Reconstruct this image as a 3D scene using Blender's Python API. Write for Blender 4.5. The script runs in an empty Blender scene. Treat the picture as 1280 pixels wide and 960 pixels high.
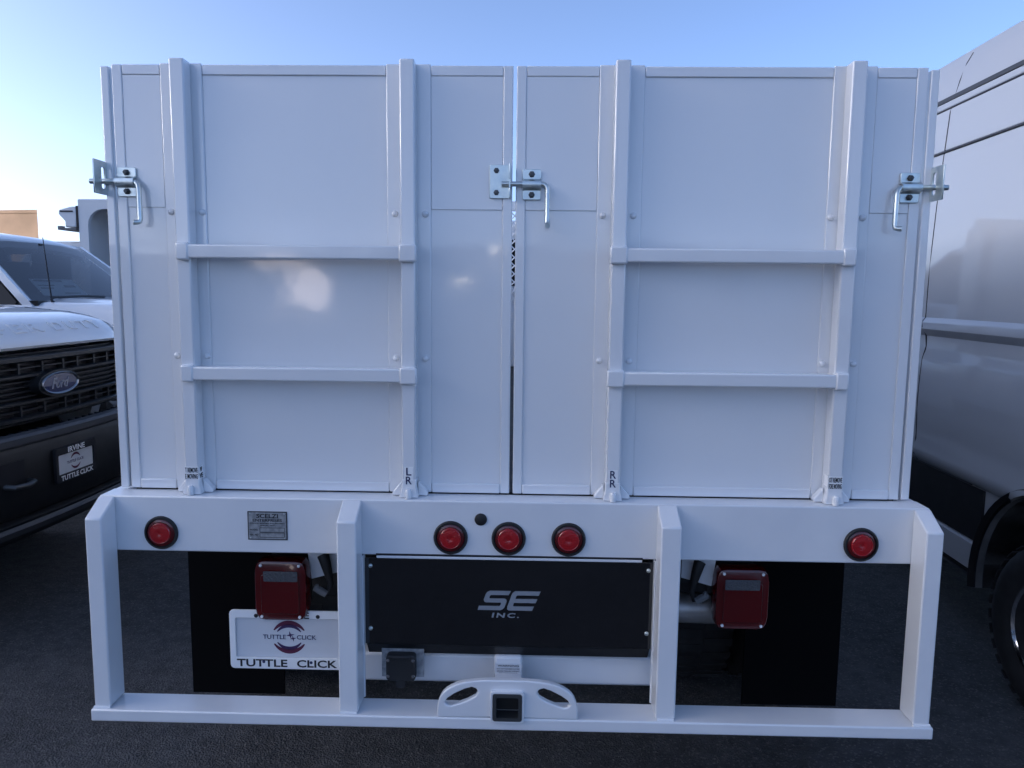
import bpy, bmesh, math, random
from mathutils import Vector, Matrix
random.seed(7)
R = math.radians
scene = bpy.context.scene
col = scene.collection
# ---------------------------------------------------------------- camera
cam_data = bpy.data.cameras.new('camera')
cam = bpy.data.objects.new('camera', cam_data)
col.objects.link(cam)
scene.camera = cam
YAW, PITCH, ROLL = R(1.2195), R(6.7984), R(0.6074)
fw = Vector((-math.sin(YAW), math.cos(YAW), 0)); rt = Vector((math.cos(YAW), math.sin(YAW), 0)); up = Vector((0, 0, 1))
fw2 = math.cos(PITCH) * fw - math.sin(PITCH) * up
up2 = math.cos(PITCH) * up + math.sin(PITCH) * fw
rt2 = math.cos(ROLL) * rt + math.sin(ROLL) * up2
up3 = math.cos(ROLL) * up2 - math.sin(ROLL) * rt
mw = Matrix.Identity(4)
for i in range(3):
    mw[i][0] = rt2[i]; mw[i][1] = up3[i]; mw[i][2] = -fw2[i]
mw[0][3], mw[1][3], mw[2][3] = 0.0437, -2.05, 1.55
cam.matrix_world = mw
cam_data.sensor_fit = 'HORIZONTAL'
cam_data.sensor_width = 36.0
cam_data.lens = 36.0 * 960 / 1280
cam_data.clip_start = 0.05
cam_data.clip_end = 3000
# ---------------------------------------------------------------- world, sun, exposure
SUN_EL, SUN_AZ = 10.0, -98.0          # azimuth in degrees clockwise from +Y
world = bpy.data.worlds.new('World'); scene.world = world
world.use_nodes = True
wn = world.node_tree
bg = wn.nodes['Background']
sky = wn.nodes.new('ShaderNodeTexSky')
sky.sky_type = 'NISHITA'; sky.sun_disc = False
sky.sun_elevation = R(SUN_EL); sky.sun_rotation = R(SUN_AZ)
sky.air_density = 0.32; sky.dust_density = 2.3; sky.ozone_density = 1.6; sky.altitude = 30
wn.links.new(sky.outputs['Color'], bg.inputs['Color'])
bg.inputs['Strength'].default_value = 0.15
sun_data = bpy.data.lights.new('sun', 'SUN')
sun = bpy.data.objects.new('sun', sun_data); col.objects.link(sun)
sun_data.energy = 2.0; sun_data.angle = R(0.5); sun_data.color = (1.0, 0.78, 0.55)
sd = Vector((math.sin(R(SUN_AZ)) * math.cos(R(SUN_EL)), math.cos(R(SUN_AZ)) * math.cos(R(SUN_EL)), math.sin(R(SUN_EL))))
sun.rotation_euler = sd.to_track_quat('Z', 'Y').to_euler()
sun.location = (-20, 0, 12)
vs = scene.view_settings
vs.view_transform = 'Standard'; vs.look = 'None'; vs.exposure = 2.0; vs.gamma = 1.0
vs.use_curve_mapping = False

# ---------------------------------------------------------------- materials
MATS = {}
def mat(name, base, rough=0.5, metal=0.0, coat=0.0, coat_rough=0.04, noise=None, bump=None, rough_noise=None, emit=None, spec=0.5):
    m = bpy.data.materials.new(name); m.use_nodes = True
    nt = m.node_tree; b = nt.nodes['Principled BSDF']
    b.inputs['Base Color'].default_value = (*base, 1); b.inputs['Roughness'].default_value = rough
    b.inputs['Metallic'].default_value = metal; b.inputs['Coat Weight'].default_value = coat
    b.inputs['Coat Roughness'].default_value = coat_rough
    b.inputs['Specular IOR Level'].default_value = spec
    b.inputs['Coat IOR'].default_value = 1.65
    tc = nt.nodes.new('ShaderNodeTexCoord')
    if noise:                                   # (scale, dark colour, light colour, low, high)
        n = nt.nodes.new('ShaderNodeTexNoise'); n.inputs['Scale'].default_value = noise[0]; n.inputs['Detail'].default_value = 6
        cr = nt.nodes.new('ShaderNodeValToRGB')
        cr.color_ramp.elements[0].position = noise[3]; cr.color_ramp.elements[1].position = noise[4]
        cr.color_ramp.elements[0].color = (*noise[1], 1); cr.color_ramp.elements[1].color = (*noise[2], 1)
        nt.links.new(tc.outputs['Object'], n.inputs['Vector']); nt.links.new(n.outputs['Fac'], cr.inputs['Fac'])
        nt.links.new(cr.outputs['Color'], b.inputs['Base Color'])
    if rough_noise:                             # (scale, low, high)
        n = nt.nodes.new('ShaderNodeTexNoise'); n.inputs['Scale'].default_value = rough_noise[0]; n.inputs['Detail'].default_value = 5
        mr = nt.nodes.new('ShaderNodeMapRange'); mr.inputs['To Min'].default_value = rough_noise[1]; mr.inputs['To Max'].default_value = rough_noise[2]
        nt.links.new(tc.outputs['Object'], n.inputs['Vector']); nt.links.new(n.outputs['Fac'], mr.inputs['Value'])
        nt.links.new(mr.outputs['Result'], b.inputs['Roughness'])
    if bump:                                    # list of (scale, strength, distance)
        prev = None
        for sc, st, di in bump:
            n = nt.nodes.new('ShaderNodeTexNoise'); n.inputs['Scale'].default_value = sc; n.inputs['Detail'].default_value = 3
            bp = nt.nodes.new('ShaderNodeBump'); bp.inputs['Strength'].default_value = st; bp.inputs['Distance'].default_value = di
            nt.links.new(tc.outputs['Object'], n.inputs['Vector']); nt.links.new(n.outputs['Fac'], bp.inputs['Height'])
            if prev: nt.links.new(prev.outputs['Normal'], bp.inputs['Normal'])
            prev = bp
        nt.links.new(prev.outputs['Normal'], b.inputs['Normal'])
        nt.links.new(prev.outputs['Normal'], b.inputs['Coat Normal'])
    if emit:
        b.inputs['Emission Color'].default_value = (*emit[0], 1); b.inputs['Emission Strength'].default_value = emit[1]
    MATS[name] = m
    return m
mat('white_paint', (.72, .735, .75), .34, 0, 1.0, .07, bump=[(1.1, .30, .02), (5.0, .10, .01), (260, .03, .0006)], rough_noise=(9, .28, .46), noise=(2.2, (.76, .775, .795), (.80, .81, .82), .35, .68))
mat('bumper_paint', (.74, .76, .78), .42, 0, .7, .08, bump=[(14, .10, .004), (300, .05, .0006)], rough_noise=(12, .36, .52),
    noise=(7, (.71, .73, .76), (.77, .785, .80), .3, .7))
mat('car_white', (.80, .81, .82), .3, 0, 1.0, .03, bump=[(2.0, .05, .01)])
mat('van_paint', (.54, .55, .57), .5, 0, 1.0, .012, bump=[(1.3, .03, .012), (380, .02, .0004)])
mat('zinc', (.66, .72, .72), .30, .9, rough_noise=(60, .22, .42), noise=(40, (.58, .65, .66), (.74, .78, .74), .35, .65))
mat('dark_steel', (.10, .105, .11), .45, .8, rough_noise=(30, .35, .6))
mat('chrome', (.85, .86, .88), .10, 1.0)
mat('satin_chrome', (.42, .43, .45), .28, 1.0)
mat('rim_alloy', (.55, .56, .58), .28, .9)
mat('black_gloss', (.006, .006, .007), .10, 0, .8, .03, bump=[(4, .05, .004)], rough_noise=(25, .06, .12))
mat('black_plastic', (.010, .0105, .012), .48, bump=[(420, .12, .0008)], rough_noise=(14, .4, .58))
mat('grille_plastic', (.022, .023, .025), .32, bump=[(300, .05, .0005)])
mat('bumper_grey', (.050, .053, .060), .5, bump=[(420, .12, .0008)])
mat('rubber', (.016, .016, .017), .75, bump=[(160, .25, .001)], noise=(18, (.012, .012, .013), (.026, .026, .027), .4, .75))
mat('flap_rubber', (.0035, .0035, .004), .8, bump=[(30, .2, .002)], spec=.08)
mat('grommet', (.012, .012, .013), .55)
mat('lens_core', (.36, .004, .008), .28, 0, .5, .08, bump=[(220, .5, .002)])
mat('lens_red', (.10, .0015, .003), .30, 0, .5, .10, bump=[(90, .25, .002)])
mat('tail_red', (.080, .0008, .0016), .22, 0, .35, .03, bump=[(40, .05, .002)])
mat('lens_clear', (.085, .09, .10), .25, .2, .6, .08, bump=[(160, .6, .004)])
mat('label_white', (.90, .90, .89), .5)
mat('plate_white', (.66, .68, .71), .32, 0, .5, .1)
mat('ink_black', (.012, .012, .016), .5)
mat('ink_navy', (.015, .02, .09), .5)
mat('ink_maroon', (.10, .012, .045), .5)
mat('ink_plum', (.045, .02, .09), .5)
mat('plate_alu', (.34, .36, .38), .45, .5, noise=(70, (.24, .26, .28), (.42, .44, .46), .35, .65))
mat('label_silver', (.48, .52, .57), .3, .6, bump=[(80, .2, .001)])
mat('oval_blue', (.010, .022, .10), .2, 0, 1.0, .03)
mat('script_silver', (.34, .36, .42), .3, .8)
mat('deck_black', (.03, .03, .032), .8, noise=(12, (.018, .018, .018), (.05, .05, .052), .3, .7))
mat('under_black', (.010, .010, .011), .7, noise=(9, (.006, .006, .006), (.02, .018, .016), .35, .7))
mat('exhaust', (.42, .41, .40), .42, .6, noise=(14, (.32, .30, .28), (.52, .51, .50), .3, .7))
mat('tan_wall', (.24, .175, .135), .85, noise=(.35, (.20, .145, .11), (.28, .205, .16), .35, .65), bump=[(6, .3, .02)])
mat('grey_wall', (.34, .34, .34), .85, noise=(.4, (.30, .30, .30), (.40, .39, .38), .35, .65))
mat('liner_grey', (.20, .21, .22), .8, noise=(6, (.10, .105, .11), (.22, .225, .23), .35, .65))
mat('interior', (.06, .062, .068), .8)
mat('paper', (.85, .88, .87), .6)
mat('amber', (.7, .22, .02), .3)
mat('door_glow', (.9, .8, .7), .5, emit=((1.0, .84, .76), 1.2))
mat('weak_glow', (.9, .8, .7), .5, emit=((1.0, .84, .76), .7))  # emissive colour of the panel added beside the bay
mat('lamp_glow', (1, .9, .75), .5, emit=((1.0, .86, .64), 12.0))

def glass(name, tint, refl=1.45):
    m = bpy.data.materials.new(name); m.use_nodes = True
    nt = m.node_tree; nt.nodes.remove(nt.nodes['Principled BSDF'])
    out = nt.nodes['Material Output']
    fr = nt.nodes.new('ShaderNodeFresnel'); fr.inputs['IOR'].default_value = refl
    tr = nt.nodes.new('ShaderNodeBsdfTransparent'); tr.inputs['Color'].default_value = (*tint, 1)
    gl = nt.nodes.new('ShaderNodeBsdfGlossy'); gl.inputs['Roughness'].default_value = .02
    mx = nt.nodes.new('ShaderNodeMixShader')
    nt.links.new(fr.outputs[0], mx.inputs[0]); nt.links.new(tr.outputs[0], mx.inputs[1]); nt.links.new(gl.outputs[0], mx.inputs[2])
    nt.links.new(mx.outputs[0], out.inputs['Surface'])
    MATS[name] = m
glass('windshield_glass', (.92, .95, .95), 2.8)
glass('tinted_glass', (.10, .11, .12), 1.5)

def asphalt():
    m = bpy.data.materials.new('asphalt'); m.use_nodes = True
    nt = m.node_tree; b = nt.nodes['Principled BSDF']
    tc = nt.nodes.new('ShaderNodeTexCoord')
    def noise(sc, det=6, rough=.6):
        n = nt.nodes.new('ShaderNodeTexNoise'); n.inputs['Scale'].default_value = sc; n.inputs['Detail'].default_value = det; n.inputs['Roughness'].default_value = rough
        nt.links.new(tc.outputs['Object'], n.inputs['Vector']); return n
    n1 = noise(.8, 5); n2 = noise(14, 6, .7)
    v = nt.nodes.new('ShaderNodeTexVoronoi'); v.inputs['Scale'].default_value = 140; nt.links.new(tc.outputs['Object'], v.inputs['Vector'])
    r1 = nt.nodes.new('ShaderNodeValToRGB'); r1.color_ramp.elements[0].position = .3; r1.color_ramp.elements[1].position = .72
    r1.color_ramp.elements[0].color = (.030, .031, .034, 1); r1.color_ramp.elements[1].color = (.085, .084, .086, 1)
    nt.links.new(n1.outputs['Fac'], r1.inputs['Fac'])
    r2 = nt.nodes.new('ShaderNodeValToRGB'); r2.color_ramp.elements[0].position = .3; r2.color_ramp.elements[1].position = .75
    r2.color_ramp.elements[0].color = (.55, .55, .56, 1); r2.color_ramp.elements[1].color = (1.5, 1.5, 1.5, 1)
    nt.links.new(n2.outputs['Fac'], r2.inputs['Fac'])
    mx = nt.nodes.new('ShaderNodeMix'); mx.data_type = 'RGBA'; mx.blend_type = 'MULTIPLY'; mx.inputs['Factor'].default_value = 1
    nt.links.new(r1.outputs[0], mx.inputs[6]); nt.links.new(r2.outputs[0], mx.inputs[7])
    # pale stones in the binder
    sep = nt.nodes.new('ShaderNodeSeparateColor'); nt.links.new(v.outputs['Color'], sep.inputs[0])
    st = nt.nodes.new('ShaderNodeMapRange'); st.inputs['From Min'].default_value = .80; st.inputs['From Max'].default_value = 1.0; st.inputs['To Max'].default_value = .6
    nt.links.new(sep.outputs[0], st.inputs['Value'])
    mx2 = nt.nodes.new('ShaderNodeMix'); mx2.data_type = 'RGBA'; mx2.inputs[7].default_value = (.17, .165, .16, 1)
    nt.links.new(st.outputs[0], mx2.inputs['Factor']); nt.links.new(mx.outputs[2], mx2.inputs[6])
    nt.links.new(mx2.outputs[2], b.inputs['Base Color'])
    b.inputs['Roughness'].default_value = .85
    bp = nt.nodes.new('ShaderNodeBump'); bp.inputs['Strength'].default_value = .9; bp.inputs['Distance'].default_value = .006
    nt.links.new(v.outputs['Distance'], bp.inputs['Height'])
    bp2 = nt.nodes.new('ShaderNodeBump'); bp2.inputs['Strength'].default_value = .5; bp2.inputs['Distance'].default_value = .02
    nt.links.new(n2.outputs['Fac'], bp2.inputs['Height']); nt.links.new(bp.outputs[0], bp2.inputs['Normal'])
    nt.links.new(bp2.outputs[0], b.inputs['Normal'])
    MATS['asphalt'] = m
asphalt()

# ---------------------------------------------------------------- mesh helpers
class MB:
    def __init__(s): s.v = []; s.f = []
    def add(s, vs, fs):
        o = len(s.v); s.v += [tuple(p) for p in vs]; s.f += [tuple(i + o for i in f) for f in fs]; return s
    def box(s, x0, x1, y0, y1, z0, z1):
        return s.add([(x0, y0, z0), (x1, y0, z0), (x1, y1, z0), (x0, y1, z0), (x0, y0, z1), (x1, y0, z1), (x1, y1, z1), (x0, y1, z1)],
                     [(0, 3, 2, 1), (4, 5, 6, 7), (0, 1, 5, 4), (1, 2, 6, 5), (2, 3, 7, 6), (3, 0, 4, 7)])
    def prism(s, poly, axis, a, b):
        """poly: 2D points; axis: extrusion axis. x: poly=(y,z); y: poly=(x,z); z: poly=(x,y)"""
        def p3(p, t): return {'x': (t, p[0], p[1]), 'y': (p[0], t, p[1]), 'z': (p[0], p[1], t)}[axis]
        n = len(poly)
        return s.add([p3(p, a) for p in poly] + [p3(p, b) for p in poly],
                     [tuple(range(n - 1, -1, -1)), tuple(range(n, 2 * n))] + [(i, (i + 1) % n, n + (i + 1) % n, n + i) for i in range(n)])
    def tube(s, path, r, n=10, caps=True, flat=1.0):
        path = [Vector(p) for p in path]; rings = []
        prevu = None
        for i, p in enumerate(path):
            t = (path[min(i + 1, len(path) - 1)] - path[max(i - 1, 0)]).normalized()
            u = prevu - t * prevu.dot(t) if prevu else t.orthogonal()
            u.normalize(); prevu = u; w = t.cross(u)
            rr = r[i] if isinstance(r, (list, tuple)) else r
            rings.append([p + (u * math.cos(2 * math.pi * k / n) + w * math.sin(2 * math.pi * k / n)) * rr for k in range(n)])
        return s.loft(rings, True, caps)
    def loft(s, rings, closed=True, caps=True):
        n = len(rings[0]); vs = [p for r_ in rings for p in r_]; fs = []
        for i in range(len(rings) - 1):
            for k in range(n if closed else n - 1):
                a = i * n + k; b = i * n + (k + 1) % n
                fs.append((a, b, b + n, a + n))
        if caps and closed:
            fs.append(tuple(range(n - 1, -1, -1))); o = (len(rings) - 1) * n; fs.append(tuple(range(o, o + n)))
        return s.add(vs, fs)
    def lathe(s, prof, axis, c=(0, 0, 0), n=32):
        """prof: (radius, offset along axis)"""
        rings = []
        for r_, a in prof:
            ring = []
            for k in range(n):
                u, w = r_ * math.cos(2 * math.pi * k / n), r_ * math.sin(2 * math.pi * k / n)
                ring.append({'x': (c[0] + a, c[1] + u, c[2] + w), 'y': (c[0] + u, c[1] + a, c[2] + w), 'z': (c[0] + u, c[1] + w, c[2] + a)}[axis])
            rings.append(ring)
        return s.loft(rings, True, True)
    def mesh(s, name, smooth=30, fix=True):
        me = bpy.data.meshes.new(name); me.from_pydata(s.v, [], s.f); me.update()
        bm = bmesh.new(); bm.from_mesh(me)
        if fix: bmesh.ops.recalc_face_normals(bm, faces=bm.faces)
        bm.to_mesh(me); bm.free()
        if smooth:
            for p in me.polygons: p.use_smooth = True
            me.set_sharp_from_angle(angle=R(smooth))
        return me
def link(name, me, material, parent=None, loc=None, bevel=0, seg=2):
    o = bpy.data.objects.new(name, me); col.objects.link(o)
    if material and not me.materials: me.materials.append(MATS[material])
    if parent: o.parent = parent
    if loc: o.location = loc
    if bevel:
        md = o.modifiers.new('bevel', 'BEVEL'); md.width = bevel; md.segments = seg; md.limit_method = 'ANGLE'; md.angle_limit = R(35)
        md.harden_normals = False
    return o
def part(name, mb, material, parent=None, bevel=0, smooth=30, loc=None, seg=2, label=None, fix=True):
    o = link(name, mb.mesh(name, smooth, fix), material, parent, loc, bevel, seg)
    if label: o['label'] = label
    return o
def thing(name, label, cat, loc=(0, 0, 0), rz=0, group=None):
    o = bpy.data.objects.new(name, None); col.objects.link(o); o.empty_display_size = .2
    o.location = loc; o.rotation_euler = (0, 0, rz); o['label'] = label; o['category'] = cat
    if group: o['group'] = group
    return o
def tag(o, label, cat, group=None, kind=None):
    if label: o['label'] = label
    if cat: o['category'] = cat
    if group: o['group'] = group
    if kind: o['kind'] = kind
    return o
def text_pts(body, w, h, bold=0.0, shear=0.0, spacing=1.0, extrude=0.0):
    """letters as a mesh fitted to w x h, centred on 0, in (u, v) with depth n"""
    cu = bpy.data.curves.new('lettering', 'FONT'); cu.body = body; cu.size = 1; cu.offset = bold; cu.shear = shear
    cu.space_character = spacing; cu.resolution_u = 3; cu.extrude = .5 if extrude else 0
    cu.align_x = 'CENTER'
    ob = bpy.data.objects.new('lettering', cu); col.objects.link(ob)
    dg = bpy.context.evaluated_depsgraph_get()
    me = bpy.data.meshes.new_from_object(ob.evaluated_get(dg))
    vs = [v.co.copy() for v in me.vertices]; fs = [tuple(p.vertices) for p in me.polygons]
    bpy.data.objects.remove(ob); bpy.data.curves.remove(cu); bpy.data.meshes.remove(me)
    x0 = min(v.x for v in vs); x1 = max(v.x for v in vs); y0 = min(v.y for v in vs); y1 = max(v.y for v in vs)
    out = [((v.x - (x0 + x1) / 2) * w / (x1 - x0), (v.y - (y0 + y1) / 2) * h / (y1 - y0), (v.z + .5) * extrude if extrude else 0) for v in vs]
    return out, fs
def lettering(body, w, h, c, material, parent, name='lettering', face='-y', **k):
    ex = k.pop('extrude', .0006)
    pts, fs = text_pts(body, w, h, extrude=ex, **k)
    if face == '-y': vs = [(c[0] + u, c[1] - n, c[2] + v) for u, v, n in pts]
    elif face == '+x': vs = [(c[0] + n, c[1] + u, c[2] + v) for u, v, n in pts]
    elif face == 'x_in': vs = [(c[0] + n, c[1] + u, c[2] + v) for u, v, n in pts]
    me = bpy.data.meshes.new(name); me.from_pydata(vs, [], fs)
    return link(name, me, material, parent)
def rounded_rect(w, h, r, n=4, cx=0, cz=0):
    pts = []
    for sx, sz, a0 in ((1, 1, 0), (-1, 1, 90), (-1, -1, 180), (1, -1, 270)):
        for k in range(n + 1):
            a = R(a0 + 90 * k / n); pts.append((cx + sx * (w / 2 - r) + r * math.cos(a), cz + sz * (h / 2 - r) + r * math.sin(a)))
    return pts
def frame_prism(mb, outer, inner, axis, a, b):
    """ring between two outlines with the same number of points"""
    def p3(p, t): return {'x': (t, p[0], p[1]), 'y': (p[0], t, p[1]), 'z': (p[0], p[1], t)}[axis]
    n = len(outer)
    vs = [p3(p, a) for p in outer] + [p3(p, a) for p in inner] + [p3(p, b) for p in outer] + [p3(p, b) for p in inner]
    fs = []
    for i in range(n):
        j = (i + 1) % n
        fs += [(i, j, n + j, n + i), (2 * n + i, 3 * n + i, 3 * n + j, 2 * n + j), (i, 2 * n + i, 2 * n + j, j), (n + i, n + j, 3 * n + j, 3 * n + i)]
    return mb.add(vs, fs)

# ================================================================= ground
g = MB().add([(-900, -900, 0), (900, -900, 0), (900, 900, 0), (-900, 900, 0)], [(0, 1, 2, 3)])
ground = part('asphalt_ground', g, 'asphalt', smooth=0); ground['kind'] = 'structure'

# ================================================================= wheels
def wheel_meshes(r, w, rim_r):
    h = w / 2
    ty = MB().lathe([(rim_r, -h * .9), (rim_r + .02, -h), (r - .05, -h), (r - .018, -h * .9), (r, -h * .7), (r, h * .7), (r - .018, h * .9), (r - .05, h), (rim_r + .02, h), (rim_r, h * .9)], 'y', n=40)
    for k in range(36):                                   # shallow tread lugs
        a = 2 * math.pi * k / 36
        for sgn in (-1, 1):
            c = Vector((math.cos(a + sgn * .04) * (r + .002), sgn * h * .45, math.sin(a + sgn * .04) * (r + .002)))
            t = Vector((-math.sin(a), 0, math.cos(a))); n_ = Vector((math.cos(a), 0, math.sin(a))); y = Vector((0, 1, 0))
            pts = [c + t * (sx * .018) + y * (sy * h * .42) + n_ * (sn * .0025) for sn in (-1, 1) for sx, sy in ((-1, -1), (1, -1), (1, 1), (-1, 1))]
            ty.add(pts, [(0, 3, 2, 1), (4, 5, 6, 7), (0, 1, 5, 4), (1, 2, 6, 5), (2, 3, 7, 6), (3, 0, 4, 7)])
    rim = MB().lathe([(rim_r - .03, h * .2), (rim_r - .02, h * .75), (rim_r + .004, h * .92), (rim_r - .006, h * .97), (rim_r - .03, h * .80), (rim_r - .05, h * .45), (rim_r - .09, h * .50), (.09, h * .75), (.085, h * .95), (.05, h * 1.0), (0.002, h * 1.0)], 'y', n=40)
    for k in range(8):
        a = 2 * math.pi * k / 8
        rim.lathe([(.013, h * .7), (.013, h * .95), (.004, h * .97)], 'y', (math.cos(a) * .115, 0, math.sin(a) * .115), n=8)
    holes = MB()
    for k in range(10):
        a = 2 * math.pi * (k + .5) / 10; rr = rim_r - .075
        holes.lathe([(.022, h * .40), (.022, h * .60), (.004, h * .605)], 'y', (math.cos(a) * rr, 0, math.sin(a) * rr), n=12)
    return ty.mesh('tyre', 40), rim.mesh('rim', 40), holes.mesh('hand_hole', 30)
WH = {}
def add_wheel(parent, loc, rz=0, r=.40, w=.25, rim_r=.225, rimmat='rim_alloy'):
    """outer face of the wheel looks along local +y"""
    key = (r, w, rim_r, rimmat)
    if key not in WH:
        a, b, c = wheel_meshes(r, w, rim_r)
        a.materials.append(MATS['rubber']); b.materials.append(MATS[rimmat]); c.materials.append(MATS['ink_black'])
        WH[key] = (a, b, c)
    a, b, c = WH[key]
    t = link('wheel', a, None, parent, loc); t.rotation_euler = (0, 0, rz)
    link('rim', b, None, t); link('hand_hole', c, None, t)
    return t

# ================================================================= pickup front + cab (local: +x forward, nose at x=0, +y left)
def xoff(y):
    a = abs(y); return -.10 * a * a - (.9 * (a - .55) ** 2 if a > .55 else 0)
YS = [-1.0 + .05 * i for i in range(41)]
def sweep(mb, prof, ys, extra=0.0):
    """sweep a closed (x, z) profile along the curved nose"""
    rings = [[(px + xoff(y) + extra, y, pz) for px, pz in prof] for y in ys]
    return mb.loft(rings, True, True)
CAB = {}
def cab_meshes():
    M = CAB
    # hood and nose
    nose = [(-.10, 1.265), (-.065, 1.262), (-.055, 1.275), (-.062, 1.300), (-.085, 1.335), (-.13, 1.372), (-.20, 1.400), (-.32, 1.422), (-.6, 1.445), (-1.0, 1.462), (-1.52, 1.475)]
    ys = [-.985, -.96, -.92, -.86, -.80, -.74, -.68, -.6, -.5, -.4, -.3, -.2, -.1, 0, .1, .2, .3, .4, .5, .6, .68, .74, .80, .86, .92, .96, .985]
    def drop(y, x):
        a = abs(y); d = .012 * a * a
        if a > .62: d += .30 * (a - .62) ** 2 + (1.6 * (a - .86) ** 2 * 4 if a > .86 else 0)
        if .62 < a: d += .012
        return d
    rows = []
    for px, pz in nose:
        k = max(0.0, 1 + px / .9); k = k * k * (3 - 2 * k) if px < -.13 else 1.0
        rows.append([(px + xoff(y) * min(1, max(0, (1.5 + px) / 1.4)) * (.9), y, pz - drop(y, px)) for y in ys])
    hood = MB(); hood.loft(rows, False, False)
    M['hood'] = hood.mesh('hood', 40)
    # embossed lettering follows the nose
    def nose_at(v):
        seg = nose[3:8]; L = [0]
        for i in range(len(seg) - 1): L.append(L[-1] + math.dist(seg[i], seg[i + 1]))
        t = .075 + v
        for i in range(len(seg) - 1):
            if t <= L[i + 1] or i == len(seg) - 2:
                q = (t - L[i]) / (L[i + 1] - L[i]); a, b = seg[i], seg[i + 1]
                nx, nz = (b[1] - a[1]), -(b[0] - a[0]); l = math.hypot(nx, nz)
                return a[0] + (b[0] - a[0]) * q, a[1] + (b[1] - a[1]) * q, nx / l, nz / l
    M['hood_lettering'] = []
    for word, ww, uc in (('SUPER', .54, -.27), ('DUTY', .43, .30)):
        pts, fs = text_pts(word, ww, .066, bold=.03, spacing=1.35, extrude=.005)
        tb_ = bmesh.new(); tv = [tb_.verts.new(p) for p in pts]
        for f_ in fs:
            try: tb_.faces.new([tv[i] for i in f_])
            except ValueError: pass
        bmesh.ops.remove_doubles(tb_, verts=tb_.verts, dist=1e-5)
        bmesh.ops.triangulate(tb_, faces=tb_.faces)
        for _ in range(3):
            long_e = [e for e in tb_.edges if e.calc_length() > .018]
            if long_e: bmesh.ops.subdivide_edges(tb_, edges=long_e, cuts=1); bmesh.ops.triangulate(tb_, faces=tb_.faces)
        tb_.verts.index_update()
        pts = [tuple(q.co) for q in tb_.verts]; fs = [tuple(q.index for q in f_.verts) for f_ in tb_.faces]; tb_.free()
        vs = []
        for u, v, n in pts:
            u += uc; x, z, nx, nz = nose_at(v); vs.append((x + nx * n + xoff(u) * .85, u, z + nz * n - drop(u, x)))
        me = bpy.data.meshes.new('hood_lettering'); me.from_pydata(vs, [], fs); M['hood_lettering'].append(me)
    # grille
    gy = [-.74 + 1.48 * i / 36 for i in range(37)]
    M['grille'] = sweep(MB(), [(-.13, .90), (-.11, .90), (-.10, 1.24), (-.13, 1.24)], gy).mesh('grille', 40)
    bars = []
    for z, h, d in [(1.215, .034, .055), (1.172, .011, .03), (1.135, .022, .045), (1.108, .010, .03), (1.084, .010, .03), (1.060, .010, .03), (1.036, .010, .03), (1.010, .022, .045), (.972, .011, .03), (.934, .026, .05)]:
        bars.append(sweep(MB(), [(-.10, z - h / 2), (-.10 + d * .8, z - h / 2), (-.10 + d, z - h * .25), (-.10 + d, z + h * .25), (-.10 + d * .8, z + h / 2), (-.10, z + h / 2)], gy).mesh('grille_bar', 50))
    M['grille_bar'] = bars
    divs = []
    for yy in [-.66, -.52, -.38, -.22, -.06, .10, .22, .38, .52, .66]:
        for za, zb in ((1.14, 1.205), (.94, 1.005)):
            if abs(yy) < .2 and za > 1.1 and False: continue
            x = xoff(yy)
            divs.append(MB().box(x - .10, x - .066, yy - .006, yy + .006, za, zb).mesh('grille_divider', 0))
    M['grille_divider'] = divs
    surround = MB()
    for sgn in (-1, 1):
        rings = []
        for y in (.735, .76, .785):
            yy = sgn * y; rings.append([(xoff(yy) - .12, yy, .90), (xoff(yy) - .06, yy, .90), (xoff(yy) - .045, yy, 1.255), (xoff(yy) - .12, yy, 1.255)])
        surround.loft(rings)
    M['grille_surround'] = surround.mesh('grille_surround', 40)
    # oval badge
    def oval(a, b, x0, x1, n=40):
        return [[(x0 - .10 * 0, a * math.cos(2 * math.pi * k / n), 1.085 + b * math.sin(2 * math.pi * k / n)) for k in range(n)],
                [(x1, a * .985 * math.cos(2 * math.pi * k / n), 1.085 + b * .975 * math.sin(2 * math.pi * k / n)) for k in range(n)]]
    M['badge'] = MB().loft(oval(.158, .066, -.10, -.026)).mesh('badge', 40)
    ring = MB(); n = 48
    rr = []
    for a, b, x in ((.140, .054, -.028), (.142, .056, -.018), (.137, .052, -.014), (.130, .046, -.018), (.129, .045, -.028)):
        rr.append([(x, a * math.cos(2 * math.pi * k / n), 1.085 + b * math.sin(2 * math.pi * k / n)) for k in range(n)])
    M['badge_ring'] = ring.loft(rr, True, False).mesh('badge_ring', 60)
    M['badge_field'] = MB().loft(oval(.130, .046, -.025, -.0215)).mesh('badge_field', 40)
    pts, fs = text_pts('Ford', .135, .052, bold=.012, shear=.35, spacing=.92, extrude=.0015)
    me = bpy.data.meshes.new('badge_script'); me.from_pydata([(-.0213 + n_, u, 1.085 + v) for u, v, n_ in pts], [], fs); M['badge_script'] = me
    # bumper
    by = [-1.0 + 2.0 * i / 40 for i in range(41)]
    M['bumper'] = sweep(MB(), [(-.12, .52), (.035, .52), (.07, .56), (.085, .66), (.085, .82), (.075, .845), (-.12, .845)], by).mesh('bumper', 35)
    M['bumper_top'] = sweep(MB(), [(.02, .846), (.078, .846), (.088, .858), (.088, .885), (.078, .898), (.045, .902), (.02, .880)], by).mesh('bumper_top', 35)
    ribs = []
    for i in range(22):
        yy = -.63 + 1.26 * i / 21
        if abs(yy) < .02: continue
        ribs.append(MB().box(xoff(yy) - .05, xoff(yy) + .022, yy - .007, yy + .007, .846, .885).mesh('step_rib', 0))
    M['step_rib'] = ribs
    M['air_dam'] = sweep(MB(), [(-.10, .40), (.0, .40), (.045, .44), (.06, .50), (.03, .519), (-.10, .519)], by).mesh('air_dam', 35)
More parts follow.
